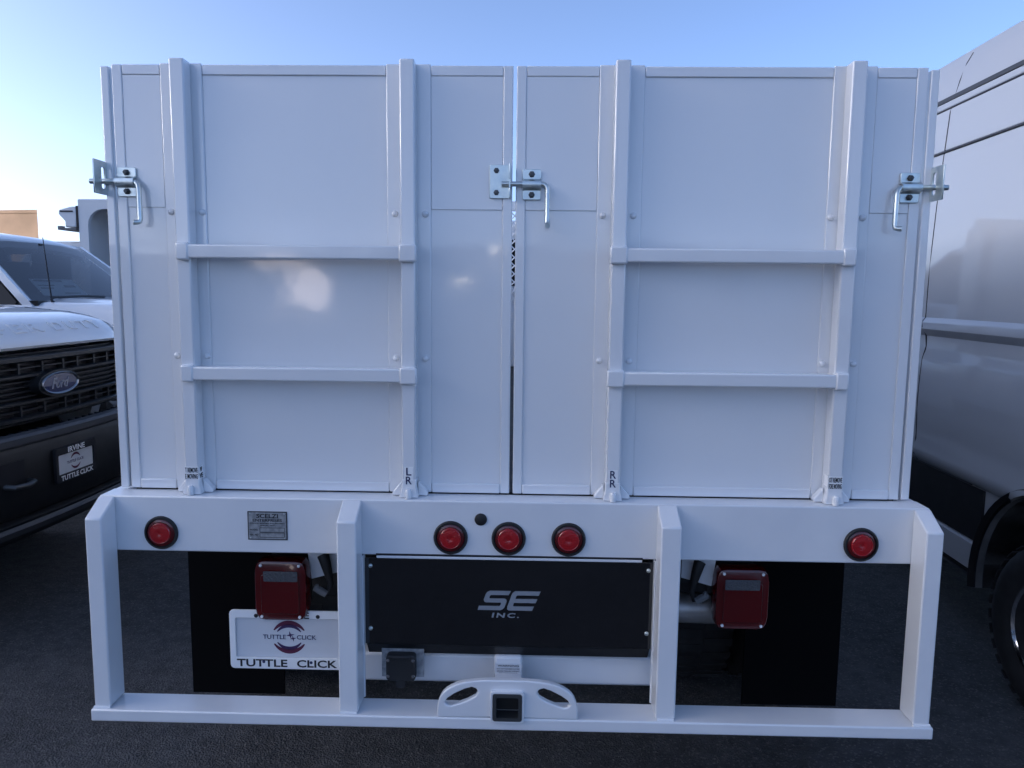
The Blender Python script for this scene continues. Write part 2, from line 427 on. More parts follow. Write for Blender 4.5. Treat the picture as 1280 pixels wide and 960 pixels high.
    M['air_dam_lip'] = sweep(MB(), [(.04, .44), (.062, .445), (.078, .475), (.066, .492), (.05, .485)], [-.9 + 1.8 * i / 36 for i in range(37)]).mesh('air_dam_lip', 35)
    hooks = []
    for yy in (-.46, .46):
        x = xoff(yy)
        m_ = MB().tube([(x + .06, yy - .07, .69), (x + .12, yy - .06, .685), (x + .135, yy, .683), (x + .12, yy + .06, .685), (x + .06, yy + .07, .69)], .013, 8)
        hooks.append(m_.mesh('tow_hook', 50))
    M['tow_hook'] = hooks
    M['fog_recess'] = [sweep(MB(), [(.083, .70), (.089, .70), (.089, .79), (.083, .79)], [sgn * (.42 + .38 * i / 8) for i in range(9)]).mesh('fog_recess', 30) for sgn in (-1, 1)]
    M['headlight'] = []
    for sgn in (-1, 1):
        rings = []
        for y in (.79, .85, .91, .96, .99):
            yy = sgn * y; x = xoff(yy)
            rings.append([(x - .25, yy, .93), (x - .06, yy, .93), (x - .05, yy, 1.08), (x - .075, yy, 1.235), (x - .25, yy, 1.235)])
        M['headlight'].append(MB().loft(rings).mesh('headlight', 35))
    # fenders with wheel arch
    def arch_poly(x0, x1, zlo, zhi, cx, r, cz=.42):
        p = [(x0, zhi), (x1, zhi), (x1, zlo)]
        aa = math.asin((zlo - cz) / r) if abs(zlo - cz) < r else 0
        p += [(cx + r * math.cos(a), cz + r * math.sin(a)) for a in [math.pi * 0 + aa + (math.pi - 2 * aa) * k / 16 for k in range(17)]][::1] if x1 > x0 else []
        p += [(x0, zlo)]
        return p
    M['fender'] = []
    for sgn in (-1, 1):
        poly = [(-1.50, 1.33), (-.42, 1.26), (-.42, .86), (-.52, .56)] + [(-1.0 + .47 * math.cos(a), .44 + .47 * math.sin(a)) for a in [R(14 + (166 - 14) * k / 16) for k in range(17)]] + [(-1.50, .56)]
        M['fender'].append(MB().prism(poly, 'y', sgn * .90, sgn * .985).mesh('fender', 30))
    M['wheel_well'] = [MB().loft([[(-1.0 + rr_ * math.cos(R(k * 12)), yy, .44 + rr_ * math.sin(R(k * 12))) for k in range(16)] for yy, rr_ in ((sgn * .89, .47), (sgn * .55, .47), (sgn * .54, .02))], False, False).mesh('wheel_well', 40) for sgn in (-1, 1)]
    # lower cab
    half = [(.90, .50), (.965, .56), (.995, .80), (1.0, 1.05), (.985, 1.25), (.955, 1.39), (.92, 1.42)]
    sec = [(y, z) for y, z in half] + [(-y, z) for y, z in reversed(half)]
    M['cab_body'] = MB().prism(sec, 'x', -1.50, -2.98).mesh('cab_body', 30)
    M['cowl'] = MB().box(-1.62, -1.47, -.90, .90, 1.36, 1.452).mesh('cowl', 0)
    # roof
    rows = []
    for x, z, wd in [(-2.06, 1.925, .70), (-2.10, 1.955, .715), (-2.2, 1.985, .725), (-2.4, 2.01, .73), (-2.75, 2.01, .725), (-2.93, 1.975, .71), (-3.0, 1.90, .70)]:
        rows.append([(x, wd * t, z - .05 * abs(t) ** 3 - (.05 if abs(t) > .99 else 0)) for t in [-1.0, -.985, -.93, -.8, -.5, 0, .5, .8, .93, .985, 1.0]])
    lo = [[(p[0], p[1] * .97, p[2] - .05) for p in r_] for r_ in rows]
    M['roof'] = MB().loft([a + b[::-1] for a, b in zip(rows, lo)]).mesh('roof', 40)
    def pillar(a, b, w, d):
        a = Vector(a); b = Vector(b)
        ring = lambda c: [(c.x - w / 2, c.y - d / 2, c.z), (c.x + w / 2, c.y - d / 2, c.z), (c.x + w / 2, c.y + d / 2, c.z), (c.x - w / 2, c.y + d / 2, c.z)]
        return MB().loft([ring(a), ring((a + b) / 2 + Vector((.0, .008 * (1 if a.y > 0 else -1), .012))), ring(b)])
    M['pillar'] = []
    for sgn in (-1, 1):
        M['pillar'].append(pillar((-1.52, sgn * .90, 1.40), (-2.13, sgn * .695, 1.93), .075, .05).mesh('pillar', 40))
        M['pillar'].append(pillar((-2.92, sgn * .90, 1.40), (-2.90, sgn * .695, 1.93), .16, .06).mesh('pillar', 40))
    M['rear_wall'] = MB().prism([(-.90, 1.40), (.90, 1.40), (.71, 1.95), (-.71, 1.95), (-.55, 1.86), (.55, 1.86), (.62, 1.50), (-.62, 1.50), (-.55, 1.86), (-.71, 1.95)][:4], 'x', -2.98, -2.95).mesh('rear_wall', 0)
    ws = []
    for i in range(7):
        t = i / 6; row = []
        for j in range(13):
            s_ = -1 + 2 * j / 12
            row.append((-1.525 - .585 * t + .09 * (1 - s_ * s_) * (1 - .35 * t), s_ * (.875 - .195 * t), 1.44 + .495 * t + .02 * math.sin(math.pi * t)))
        ws.append(row)
    M['windshield'] = MB().loft(ws, False, False).mesh('windshield', 60)
    M['side_window'] = [MB().add([(-1.60, sgn * .905, 1.405), (-2.88, sgn * .905, 1.405), (-2.86, sgn * .70, 1.92), (-2.16, sgn * .70, 1.92)], [(0, 1, 2, 3)]).mesh('side_window', 0) for sgn in (-1, 1)]
    M['rear_window'] = MB().box(-2.99, -2.984, -.6, .6, 1.5, 1.86).mesh('rear_window', 0)
    M['interior'] = MB().box(-2.9, -2.35, -.8, .8, .9, 1.50).box(-1.95, -1.62, -.85, .85, 1.1, 1.40).prism([(-2.60, 1.40), (-2.45, 1.40), (-2.55, 1.78), (-2.66, 1.78)], 'y', -.62, -.22).prism([(-2.60, 1.40), (-2.45, 1.40), (-2.55, 1.78), (-2.66, 1.78)], 'y', .22, .62).mesh('interior', 0)
    M['rear_view_mirror'] = MB().prism(rounded_rect(.26, .085, .03, 3, 0, 1.80), 'x', -2.02, -1.99).box(-2.03, -2.01, -.02, .02, 1.83, 1.92).mesh('rear_view_mirror', 30)
    M['wiper'] = [MB().tube([(-1.50, y0, 1.452), (-1.50, y0 + .03, 1.475), (-1.455, y0 + .33, 1.485), (-1.44, y0 + .62, 1.480)], .009, 6).mesh('wiper', 40) for y0 in (-.70, -.02)]
    M['door_mirror'] = [MB().prism(rounded_rect(.20, .34, .05, 3, sgn * 1.22, 1.52), 'x', -1.86, -1.74).tube([(-1.80, sgn * .96, 1.42), (-1.80, sgn * 1.14, 1.44)], .03, 8).mesh('door_mirror', 35) for sgn in (-1, 1)]
    M['antenna'] = MB().tube([(-1.42, -.80, 1.39), (-1.42, -.80, 1.44), (-1.43, -.80, 1.46), (-1.47, -.80, 1.92)], [.018, .016, .006, .003], 8).mesh('antenna', 40)
    M['door_seam'] = []
    for sgn in (-1, 1):
        path = [(-1.62, sgn * (.985 + .004), 1.25), (-1.60, sgn * (1.0 + .004), 1.05), (-1.62, sgn * (.995 + .003), .80), (-1.66, sgn * .972, .60)]
        M['door_seam'].append(MB().tube(path, .005, 5).mesh('door_seam', 40))
    M['door_handle'] = [MB().tube([(-2.62, sgn * .99, 1.22), (-2.66, sgn * 1.03, 1.22), (-2.80, sgn * 1.03, 1.22), (-2.84, sgn * .99, 1.22)], .016, 8).mesh('door_handle', 40) for sgn in (-1, 1)]
    M['chassis'] = MB().box(-3.2, -.2, -.5, -.38, .50, .66).box(-3.2, -.2, .38, .5, .50, .66).box(-1.05, -.95, -.7, .7, .36, .48).mesh('chassis', 0)
cab_meshes()
CABMAT = dict(hood='car_white', hood_lettering='car_white', grille='ink_black', grille_bar='grille_plastic', grille_divider='grille_plastic', grille_surround='grille_plastic',
              badge='grille_plastic', badge_ring='satin_chrome', badge_field='oval_blue', badge_script='script_silver', bumper='black_plastic', bumper_top='bumper_grey', step_rib='black_plastic',
              air_dam='black_plastic', air_dam_lip='bumper_grey', tow_hook='dark_steel', fog_recess='ink_black', headlight='lens_clear', fender='car_white', wheel_well='under_black', cab_body='car_white',
              cowl='black_plastic', roof='car_white', pillar='car_white', rear_wall='car_white', windshield='windshield_glass', side_window='tinted_glass', rear_window='tinted_glass', interior='interior',
              rear_view_mirror='ink_black', wiper='ink_black', door_mirror='black_plastic', antenna='ink_black', door_seam='ink_black', door_handle='car_white', chassis='under_black')
SUB = dict(hood_lettering='hood', grille_bar='grille', grille_divider='grille', grille_surround='grille', badge='grille', badge_ring='grille', badge_field='grille', badge_script='grille',
           bumper_top='bumper', step_rib='bumper', air_dam='bumper', air_dam_lip='bumper', tow_hook='bumper', fog_recess='bumper', wiper='windshield', rear_view_mirror='windshield',
           door_seam='cab_body', door_handle='cab_body', rear_window='rear_wall', antenna='fender', cowl='cab_body')
def add_cab(root, offset=Matrix.Identity(4), skip=()):
    made = {}
    order = [k for k in CABMAT if k not in SUB] + [k for k in CABMAT if k in SUB]
    for k in order:
        if k in skip: continue
        ms = CAB[k] if isinstance(CAB[k], list) else [CAB[k]]
        for me in ms:
            if k in SUB and SUB[k] in made: o = link(k, me, CABMAT[k], made[SUB[k]])
            else:
                o = link(k, me, CABMAT[k], root); o.matrix_local = offset
            made.setdefault(k, o)
    return made
def front_plate(made_bumper, root_y=.06):
    """dealer plate on the pickup's bumper: black frame, white lettering"""
    x = .088
    f = MB(); frame_prism(f, rounded_rect(.315, .165, .012, 3, root_y, .715), rounded_rect(.275, .095, .006, 3, root_y, .716), 'x', x - .002, x + .012)
    fr = part('plate_frame', f, 'ink_black', made_bumper, smooth=30)
    part('plate_card', MB().box(x - .003, x + .004, root_y - .14, root_y + .14, .655, .775), 'plate_white', made_bumper)
    lettering('IRVINE', .13, .026, (x + .0122, root_y, .7805), 'label_white', made_bumper, 'plate_lettering', '+x', bold=.02)
    lettering('TUTTLE CLICK', .25, .024, (x + .0122, root_y, .6505), 'label_white', made_bumper, 'plate_lettering', '+x', bold=.02)
    lettering('TUTTLE CLICK', .13, .013, (x + .0042, root_y, .716), 'ink_plum', made_bumper, 'plate_lettering', '+x', bold=.01)
    for up_ in (0, 1):
        part('plate_arc', swoosh(.040, root_y, .716, up_, lambda u, v, n: (x + .0042 + n, u, v)), 'ink_maroon', made_bumper)
def swoosh(r, cx, cz, upper, fn, inner=.0):
    """crescent stroke: thick in the middle, thin at the ends"""
    mb = MB(); n = 18; A = []; Bp = []
    for k in range(n + 1):
        t = k / n
        a = R(25 + 130 * t) if upper else R(205 + 130 * t)
        th = r * (.07 + .20 * math.sin(math.pi * (t if upper else 1 - t)) ** .8)
        A.append((cx + r * math.cos(a), cz + r * math.sin(a))); Bp.append((cx + (r - th) * math.cos(a), cz + (r - th) * math.sin(a)))
    vs = [fn(p[0], p[1], .0008) for p in A] + [fn(p[0], p[1], .0008) for p in Bp]
    return mb.add(vs, [(i, i + 1, n + 2 + i, n + 1 + i) for i in range(n)])

# ---- pickup A: nose and grille beside the truck
def pickup(label, loc, rz, group):
    t = thing('pickup_truck', label, 'pickup', loc, rz, group)
    made = add_cab(t)
    for x in (-1.0, -4.9):
        for sgn in (-1, 1):
            add_wheel(t, (x, sgn * .84, .40), 0 if sgn > 0 else math.pi)
    bed = MB()
    for sgn in (-1, 1):
        for x0, x1 in ((-3.05, -4.42), (-5.38, -6.0)): bed.box(x1, x0, min(sgn * .90, sgn * .99), max(sgn * .90, sgn * .99), .62, 1.42)
        bed.box(-5.38, -4.42, min(sgn * .90, sgn * .99), max(sgn * .90, sgn * .99), .88, 1.42)
    bed.box(-3.09, -3.05, -.9, .9, .70, 1.42).box(-6.0, -5.95, -.9, .9, .62, 1.42).box(-5.95, -3.09, -.9, .9, .70, .76)
    part('cargo_bed', bed, 'car_white', t, bevel=.01)
    part('bed_frame', MB().box(-5.9, -3.2, -.5, -.38, .50, .66).box(-5.9, -3.2, .38, .5, .50, .66).box(-4.95, -4.85, -.75, .75, .36, .46), 'under_black', t)
    return t, made
pA, mA = pickup('white pickup with black grille and blue oval badge, nose beside the stake truck', (-2.25, 1.675, 0), R(-2.1), 'white pickups parked in a row')
front_plate(mA['bumper'], -.09)
pB, mB = pickup('white pickup with paper sticker in its windshield, behind the blue oval badged pickup', (-2.10, 4.45, 0), R(-1.0), 'white pickups parked in a row')
def on_glass(u, t, off):
    return (-1.525 - .585 * t + .09 * (1 - u * u) * (1 - .35 * t) - off, u * (.875 - .195 * t), 1.44 + .495 * t + .02 * math.sin(math.pi * t) - off * .9)
def glass_patch(u0, u1, t0, t1, off):
    return MB().loft([[on_glass(u0 + (u1 - u0) * j / 6, t0 + (t1 - t0) * i / 4, off) for j in range(7)] for i in range(5)], False, False)
stk = part('window_sticker', glass_patch(-.80, -.22, .10, .34, .010), 'paper', pB)
for (a, b, t0, t1) in [(-.76, -.40, .30, .325), (-.44, -.28, .22, .25), (-.52, -.30, .13, .14), (-.76, -.56, .24, .25), (-.76, -.60, .20, .21)]:
    part('sticker_print', glass_patch(a, b, t0, t1, .0085), 'liner_grey', stk)

# ================================================================= main truck
T = thing('stake_bed_truck', 'white stake bed truck with twin rear gates and step bumper, seen from behind', 'truck')
PZ0, PZ1 = 1.0035, 2.127
def gate(s):
    """s=-1 left gate, +1 right gate; built mirrored; y=0 is the front of the frame strips"""
    def bx(mb, a, b, y0, y1, z0, z1):
        x0, x1 = sorted((s * a, s * b)); return mb.box(x0, x1, y0, y1, z0, z1)
    IN, OUT = .0045, 1.049
    gname = 'left' if s < 0 else 'right'
    sheet = part('rear_gate', bx(MB(), IN, OUT, .005, .021, PZ0 + .002, PZ1 - .002), 'white_paint', T, bevel=.002)
    def sub(name, mb, m='white_paint', bevel=.003, **k): return part(name, mb, m, sheet, bevel=bevel, **k)
    strips = [(.0045, .030), (.217, .333), (.812, .922), (1.022, 1.049)]
    for a, b in strips:
        sub('upright_strip', bx(MB(), a, b, 0, .0055, PZ0, PZ1 + (.003 if .1 < a < 1 else 0)))
    for a, b in [(.0305, .2165), (.3335, .8115), (.9225, 1.0215)]:
        sub('top_strip', bx(MB(), a, b, .0007, .0055, 2.101, PZ1))
        sub('bottom_strip', bx(MB(), a, b, -.002, .0055, PZ0, 1.030))
    # upper sheets that lap over the lower ones
    for a, b in [(.0303, .2167), (.9223, 1.0217)]:
        sub('lap_sheet', bx(MB(), a, b, .0020, .0055, 1.764, 2.1007), bevel=.0012)
    # stake posts
    for xc in (.2725, .859):
        post = sub('stake_post', bx(MB(), xc - .019, xc + .019, -.045, -.0005, 1.045, 2.131), bevel=.004)
        foot = MB()
        r0 = [(s * (xc - .020), -.046), (s * (xc + .020), -.046), (s * (xc + .020), -.0025), (s * (xc - .020), -.0025)]
        r1 = [(s * (xc - .026), -.051), (s * (xc + .026), -.051), (s * (xc + .026), -.0025), (s * (xc - .026), -.0025)]
        foot.loft([[(p[0], p[1], 1.050) for p in r0], [(p[0], p[1], 1.030) for p in r0], [(p[0], p[1], 1.0005) for p in r1]])
        sub('post_foot', foot, bevel=.003)
        for q in (-1, 1):
            g_ = MB().prism([(s * xc + q * .022, 1.001), (s * xc + q * .048, 1.001), (s * xc + q * .048, 1.010), (s * xc + q * .022, 1.040)], 'y', -.028, -.003)
            sub('foot_gusset', g_, bevel=.003)
        sub('foot_bolt', MB().tube([(s * xc, -.056, 1.001), (s * xc, -.056, 1.022), (s * xc, -.056, 1.026)], [.0085, .0085, .006], 8), bevel=0, smooth=50)
    # horizontal ladder rails
    for zc in (1.6475, 1.3295):
        sub('rail', bx(MB(), .252, .868, -.061, -.022, zc - .0175, zc + .0175), bevel=.004)
        for xa, xb in ((.248, .294), (.838, .872)):
            sub('rail_end', bx(MB(), xa, xb, -.0635, -.0455, zc - .0225, zc + .0225), bevel=.005)
    for xb in (.232, .312, .823, .905):
        for zb_ in (1.752, 1.3715):
            sub('carriage_bolt', MB().lathe([(.0085, .0), (.0085, -.003), (.007, -.006), (.003, -.008), (.0005, -.0083)], 'y', (s * xb, -.0003, zb_), 14), bevel=0, smooth=60)
    # decals
    if s < 0:
        d = sub('decal', MB().box(-.2845, -.2615, -.0458, -.0452, 1.034, 1.084), 'label_white', bevel=0)
        lettering('L', .014, .021, (-.2725, -.0460, 1.0715), 'ink_navy', sheet, 'decal_lettering', bold=.012)
        lettering('R', .016, .021, (-.2725, -.0460, 1.0475), 'ink_navy', sheet, 'decal_lettering', bold=.012)
        sub('decal', MB().box(-.8775, -.8405, -.0458, -.0452, 1.040, 1.076), 'label_white', bevel=0)
        sub('decal', MB().box(-.8398, -.8392, -.0450, -.020, 1.040, 1.076), 'label_white', bevel=0)
        lettering('T REMOVE', .034, .0135, (-.859, -.0460, 1.0665), 'ink_black', sheet, 'decal_lettering', bold=.012)
        lettering('E MOVING', .034, .0135, (-.859, -.0460, 1.0495), 'ink_black', sheet, 'decal_lettering', bold=.012)
        lettering('W', .012, .0135, (-.8390, -.032, 1.0665), 'ink_black', sheet, 'decal_lettering', 'x_in', bold=.03)
        lettering('VE', .020, .0135, (-.8390, -.032, 1.0495), 'ink_black', sheet, 'decal_lettering', 'x_in', bold=.03)
    else:
        sub('decal', MB().box(.2600, .2850, -.0458, -.0452, 1.034, 1.084), 'label_white', bevel=0)
        for zz in (1.0715, 1.0475): lettering('R', .016, .021, (.2725, -.0460, zz), 'ink_navy', sheet, 'decal_lettering', bold=.012)
        sub('decal', MB().box(.8405, .8775, -.0458, -.0452, 1.040, 1.076), 'label_white', bevel=0)
        sub('decal', MB().box(.8392, .8398, -.0450, -.020, 1.040, 1.076), 'label_white', bevel=0)
        lettering('OT REMOVE', .034, .0135, (.859, -.0460, 1.0665), 'ink_black', sheet, 'decal_lettering', bold=.012)
        lettering('FORE MOVING', .034, .0135, (.859, -.0460, 1.0495), 'ink_black', sheet, 'decal_lettering', bold=.012)
    return sheet
gate(-1); gate(1)

def side_latch(s):
    """zinc slide bolt at the gate's outer edge; s=-1 left"""
    X = lambda a: s * a
    tabs = [MB().prism(rounded_rect(.050, z1 - z0, .004, 3, X(1.019), (z0 + z1) / 2), 'y', -.0055, -.0005) for z0, z1 in ((1.838, 1.866), (1.790, 1.817))]
    la = part('gate_latch', tabs[0], 'zinc', T, bevel=.0012)
    part('latch_tab', tabs[1], 'zinc', la, bevel=.0012)
    hump = MB()
    arc = [(-.0005, 1.812), (-.012, 1.814), (-.0215, 1.8195), (-.0235, 1.8275), (-.0215, 1.8355), (-.012, 1.841), (-.0005, 1.843)]
    inn = [(y + .003 if i not in (0, 6) else y, 1.8275 + (z - 1.8275) * .80) for i, (y, z) in enumerate(arc)]
    hump.loft([[(X(x), y, z) for y, z in arc + inn[::-1]] for x in (.994, 1.044)])
    part('latch_saddle', hump, 'zinc', la, smooth=40)
    rod = [(X(1.112), -.013, 1.828)] + [(X(1.0), -.013, 1.828), (X(.990), -.0145, 1.826), (X(.983), -.018, 1.819), (X(.980), -.021, 1.808), (X(.978), -.024, 1.73), (X(.979), -.026, 1.724), (X(.985), -.030, 1.7215), (X(.992), -.034, 1.7215)]
    part('slide_rod', MB().tube(rod, .0068, 12), 'zinc', la, smooth=50, bevel=.0008)
    for zc in (1.852, 1.8035):
        part('latch_bolt', MB().lathe([(.0085, -.0056), (.0085, -.008), (.006, -.0085), (.006, -.015), (.0045, -.017), (.0005, -.017)], 'y', (X(1.018), 0, zc), 6), 'dark_steel', la, smooth=0)
    # slotted keeper on the side panel
    k = MB(); frame_prism(k, rounded_rect(.062, .086, .003, 2, -.030, 1.836), rounded_rect(.017, .056, .006, 2, -.018, 1.836), 'x', X(1.073), X(1.077))
    part('latch_keeper', k, 'zinc', la, bevel=.0008)
side_latch(-1); side_latch(1)
# centre latch
tabs = [MB().prism(rounded_rect(.048, z1 - z0, .004, 3, .046, (z0 + z1) / 2), 'y', -.0055, -.0005) for z0, z1 in ((1.842, 1.868), (1.790, 1.815))]
cl = part('gate_latch', tabs[0], 'zinc', T, bevel=.0012, label='zinc slide latch joining the two gates')
part('latch_tab', tabs[1], 'zinc', cl, bevel=.0012)
arc = [(-.0005, 1.814), (-.012, 1.816), (-.0215, 1.8215), (-.0235, 1.8285), (-.0215, 1.8355), (-.012, 1.841), (-.0005, 1.843)]
inn = [(y + .003 if i not in (0, 6) else y, 1.8285 + (z - 1.8285) * .80) for i, (y, z) in enumerate(arc)]
part('latch_saddle', MB().loft([[(x, y, z) for y, z in arc + inn[::-1]] for x in (.022, .070)]), 'zinc', cl, smooth=40)
part('slide_rod', MB().tube([(-.032, -.013, 1.829), (.070, -.013, 1.829), (.078, -.0135, 1.828), (.0845, -.0145, 1.823), (.087, -.016, 1.815), (.0875, -.022, 1.735), (.0875, -.025, 1.726), (.0878, -.031, 1.722), (.088, -.036, 1.7215)], .0068, 12), 'zinc', cl, smooth=50)
for zc in (1.855, 1.8025): part('latch_bolt', MB().lathe([(.0085, -.0056), (.0085, -.008), (.006, -.0085), (.006, -.011), (.0045, -.012), (.0005, -.012)], 'y', (.046, 0, zc), 6), 'dark_steel', cl, smooth=0)
part('strike_plate', MB().prism(rounded_rect(.055, .086, .004, 3, -.0365, 1.836), 'y', -.0045, -.0005), 'zinc', cl, bevel=.001)
for za, zb in ((1.794, 1.818), (1.840, 1.879)): part('strike_flange', MB().box(-.0125, -.0090, -.030, -.0046, za, zb), 'zinc', cl, bevel=.001)
part('strike_flange', MB().box(-.0125, -.0090, -.030, -.0215, 1.8183, 1.8397), 'zinc', cl)
for zc in (1.864, 1.808): part('latch_bolt', MB().lathe([(.0075, -.0046), (.0075, -.007), (.005, -.0075), (.005, -.010), (.0005, -.0105)], 'y', (-.046, 0, zc), 6), 'dark_steel', cl, smooth=0)

# side gates of the bed, headboard, deck
def side_gate(s):
    b = MB(); x0, x1 = sorted((s * 1.056, s * 1.078)); b.box(x0, x1, .0, 3.70, 1.004, 2.122)
    sg = part('side_gate', b, 'white_paint', T, bevel=.003)
    for i in range(6):
        y0 = .25 + i * .62; xa, xb = sorted((s * 1.0785, s * 1.118))
        part('stake_post', MB().box(xa, xb, y0, y0 + .04, 1.004, 2.131), 'white_paint', sg, bevel=.004)
    for zc in (1.65, 1.33):
        xa, xb = sorted((s * 1.1185, s * 1.132))
        part('rail', MB().box(xa, xb, .24, 3.40, zc - .018, zc + .018), 'white_paint', sg, bevel=.003)
side_gate(-1); side_gate(1)
hb = MB(); hb.box(-1.04, 1.04, 3.66, 3.70, 2.14, 2.21).box(-1.04, 1.04, 3.66, 3.70, 1.004, 1.46)
for x in (-1.0, -.5, .5, 1.0): hb.box(x - .02, x + .02, 3.665, 3.695, 1.46, 2.14)
hbo = part('headboard', hb, 'white_paint', T, bevel=.004)
exm = MB()
for i in range(30):
    for k in range(-8, 12):
        pass
for i in range(34):
    x = -1.0 + i * .06
    for j in range(11):
        z = 1.47 + j * .06
        for q in (-1, 1):
            exm.add([(x, 3.678, z), (x + q * .03, 3.678, z + .03), (x + q * .03, 3.682, z + .042), (x, 3.682, z + .012)], [(0, 1, 2, 3)])
            exm.add([(x + q * .03, 3.678, z + .03), (x, 3.678, z + .06), (x, 3.682, z + .072), (x + q * .03, 3.682, z + .042)], [(0, 1, 2, 3)])
part('expanded_mesh', exm, 'white_paint', hbo, smooth=0)['kind'] = 'stuff'
part('bed_deck', MB().box(-1.05, 1.05, .03, 3.66, .955, 1.0), 'deck_black', T)
for s in (-1, 1):
    xa, xb = sorted((s * 1.06, s * 1.10))
    part('bed_side_rail', MB().box(xa, xb, .006, 3.70, .86, .998), 'bumper_paint', T, bevel=.004)
xs = MB()
for i in range(8): xs.box(-1.055, 1.055, .30 + i * .45, .36 + i * .45, .86, .953)
part('bed_crossmember', xs, 'under_black', T)
# cab and running gear of the main truck
made = add_cab(T, Matrix.Translation((0, 6.80, .10)) @ Matrix.Rotation(math.pi / 2, 4, 'Z'), skip=('chassis',))
part('chassis_rail', MB().box(-.48, -.40, .22, 6.5, .62, .84).box(.40, .48, .22, 6.5, .62, .84), 'under_black', T)
part('axle', MB().tube([(-.95, 1.05, .40), (.95, 1.05, .40)], .055, 12).lathe([(.10, -.20), (.17, -.10), (.19, 0), (.17, .10), (.10, .20)], 'y', (0, 1.05, .40), 20), 'under_black', T)
part('axle', MB().tube([(-.9, 5.80, .42), (.9, 5.80, .42)], .05, 12), 'under_black', T)
for sgn in (-1, 1):
    for xo in (.98, .70):
        add_wheel(T, (sgn * xo, 1.05, .40), -sgn * math.pi / 2)
    add_wheel(T, (sgn * .88, 5.80, .40), -sgn * math.pi / 2)
part('underbody_tank', MB().box(-.36, .36, 1.7, 2.9, .45, .80).box(-.38, .38, .42, .75, .60, .85).box(-.9, -.55, 2.0, 3.2, .5, .85), 'under_black', T, bevel=.03)
# mud flaps
for s in (-1, 1):
    xa, xb = sorted((s * .802, s * 1.13))
    part('mud_flap', MB().box(xa, xb, .500, .508, .13, .93), 'flap_rubber', T, bevel=.002)

# ---- rear step bumper
def post_poly(): return [(-.145, .441), (-.145, .957), (-.070, 1.0), (-.0, 1.0), (-.0, .995), (-.070, .9)]
beam = MB(); beam.box(-1.1, 1.1, -.070, .004, .848, 1.0)
bump = part('rear_bumper', beam, 'bumper_paint', T, bevel=.004)
for xa, xb in ((-1.1, -1.056), (1.056, 1.1)):
    part('bumper_post', MB().prism([(-.145, .443), (-.145, .957), (-.0715, .9995), (-.0715, .443)], 'x', xa, xb), 'bumper_paint', bump, bevel=.004)
for xa, xb in ((-.445, -.394), (.388, .440)):
    part('bumper_post', MB().prism([(-.145, .443), (-.145, .960), (-.0715, .9995), (-.0715, .443)], 'x', xa, xb), 'bumper_paint', bump, bevel=.004)
    part('bumper_post_web', MB().box(xa - .003, xb + .003, -.0705, -.062, .443, .815), 'bumper_paint', bump, bevel=.003)
part('bumper_step', MB().box(-1.105, 1.105, -.157, -.066, .408, .441), 'bumper_paint', bump, bevel=.004)
for xc in (-1.078, -.4195, .414, 1.078):
    wl = MB().tube([(xc - .022, -.1462, .4415), (xc + .022, -.1462, .4415)], .005, 8)
    part('weld_bead', wl, 'bumper_paint', bump, smooth=60)
# side flange strips beside the black plate
for xa, xb in ((-.3935, -.3895), (.384, .3875)):
    part('plate_flange', MB().box(xa, xb, -.085, -.058, .60, .847), 'bumper_paint', bump)
part('slot_dark_strip', MB().box(-.358, .354, -.0712, -.0703, .8485, .853), 'ink_black', bump)  # shade of the slot above the plate, put in as a black strip
part('slot_lip', MB().box(-.356, .352, -.074, -.0705, .841, .8475), 'bumper_paint', bump, bevel=.001)
# black plate with logo
bp_ = part('cover_plate', MB().box(-.390, .3835, -.0665, -.0625, .597, .8385), 'black_gloss', bump, bevel=.001)
part('cover_plate_lip', MB().prism([(-.0665, .596), (-.040, .560), (-.036, .562), (-.0625, .5965)], 'x', -.386, .380), 'black_plastic', bump)
for x, z in ((-.374, .817), (.371, .817), (-.375, .641), (.371, .641)):
    part('plate_screw', MB().lathe([(.0058, -.0666), (.0058, -.0685), (.003, -.0705), (.0005, -.0708)], 'y', (x, 0, z), 12), 'zinc', bump, smooth=60)
def se_logo():
    sh = .62
    def q(u, v): return (-.0010 + u + v * sh * .55, -.0675, .7265 + v)
    t = .0125; H = .027
    def poly(pts):
        mb = MB(); n = len(pts)
        vs = [q(*p) for p in pts]; vs2 = [(a, b - .0012, c) for a, b, c in vs]
        return mb.add(vs + vs2, [tuple(range(n)), tuple(range(2 * n - 1, n - 1, -1))] + [(i, (i + 1) % n, n + (i + 1) % n, n + i) for i in range(n)])
    S = [(-.0035, H), (-.060, H), (-.066, H - .004), (-.068, H - .009), (-.068, .002), (-.065, -.003), (-.060, -.0055), (-.020, -.0055), (-.018, -.008), (-.018, -.013), (-.020, -.0155), (-.075, -.0155), (-.0745, -H),
         (-.014, -H), (-.008, -.024), (-.005, -.019), (-.005, -.002), (-.008, .003), (-.013, .0055), (-.053, .0055), (-.055, .008), (-.055, .013), (-.053, .0155), (-.006, .0155)]
    E = [(.076, H), (.008, H), (.003, .022), (.002, .016), (.002, -.018), (.004, -.024), (.009, -H), (.072, -H), (.073, -.0155), (.018, -.0155), (.016, -.013), (.016, -.0055), (.074, -.0055), (.075, .0055), (.016, .0055), (.016, .013), (.018, .0155), (.075, .0155)]
    for P in (S, E):
        # triangulated through bmesh so the concave outline fills properly
        me = poly(P).mesh('logo_letter', 0)
        bm = bmesh.new(); bm.from_mesh(me); bmesh.ops.triangulate(bm, faces=bm.faces); bm.to_mesh(me); bm.free()
        link('logo_letter', me, 'label_silver', bump)
    lettering('INC.', .074, .0135, (-.010, -.0675, .6850), 'label_silver', bump, 'logo_letter', bold=.03, shear=.12, spacing=1.3)
se_logo()
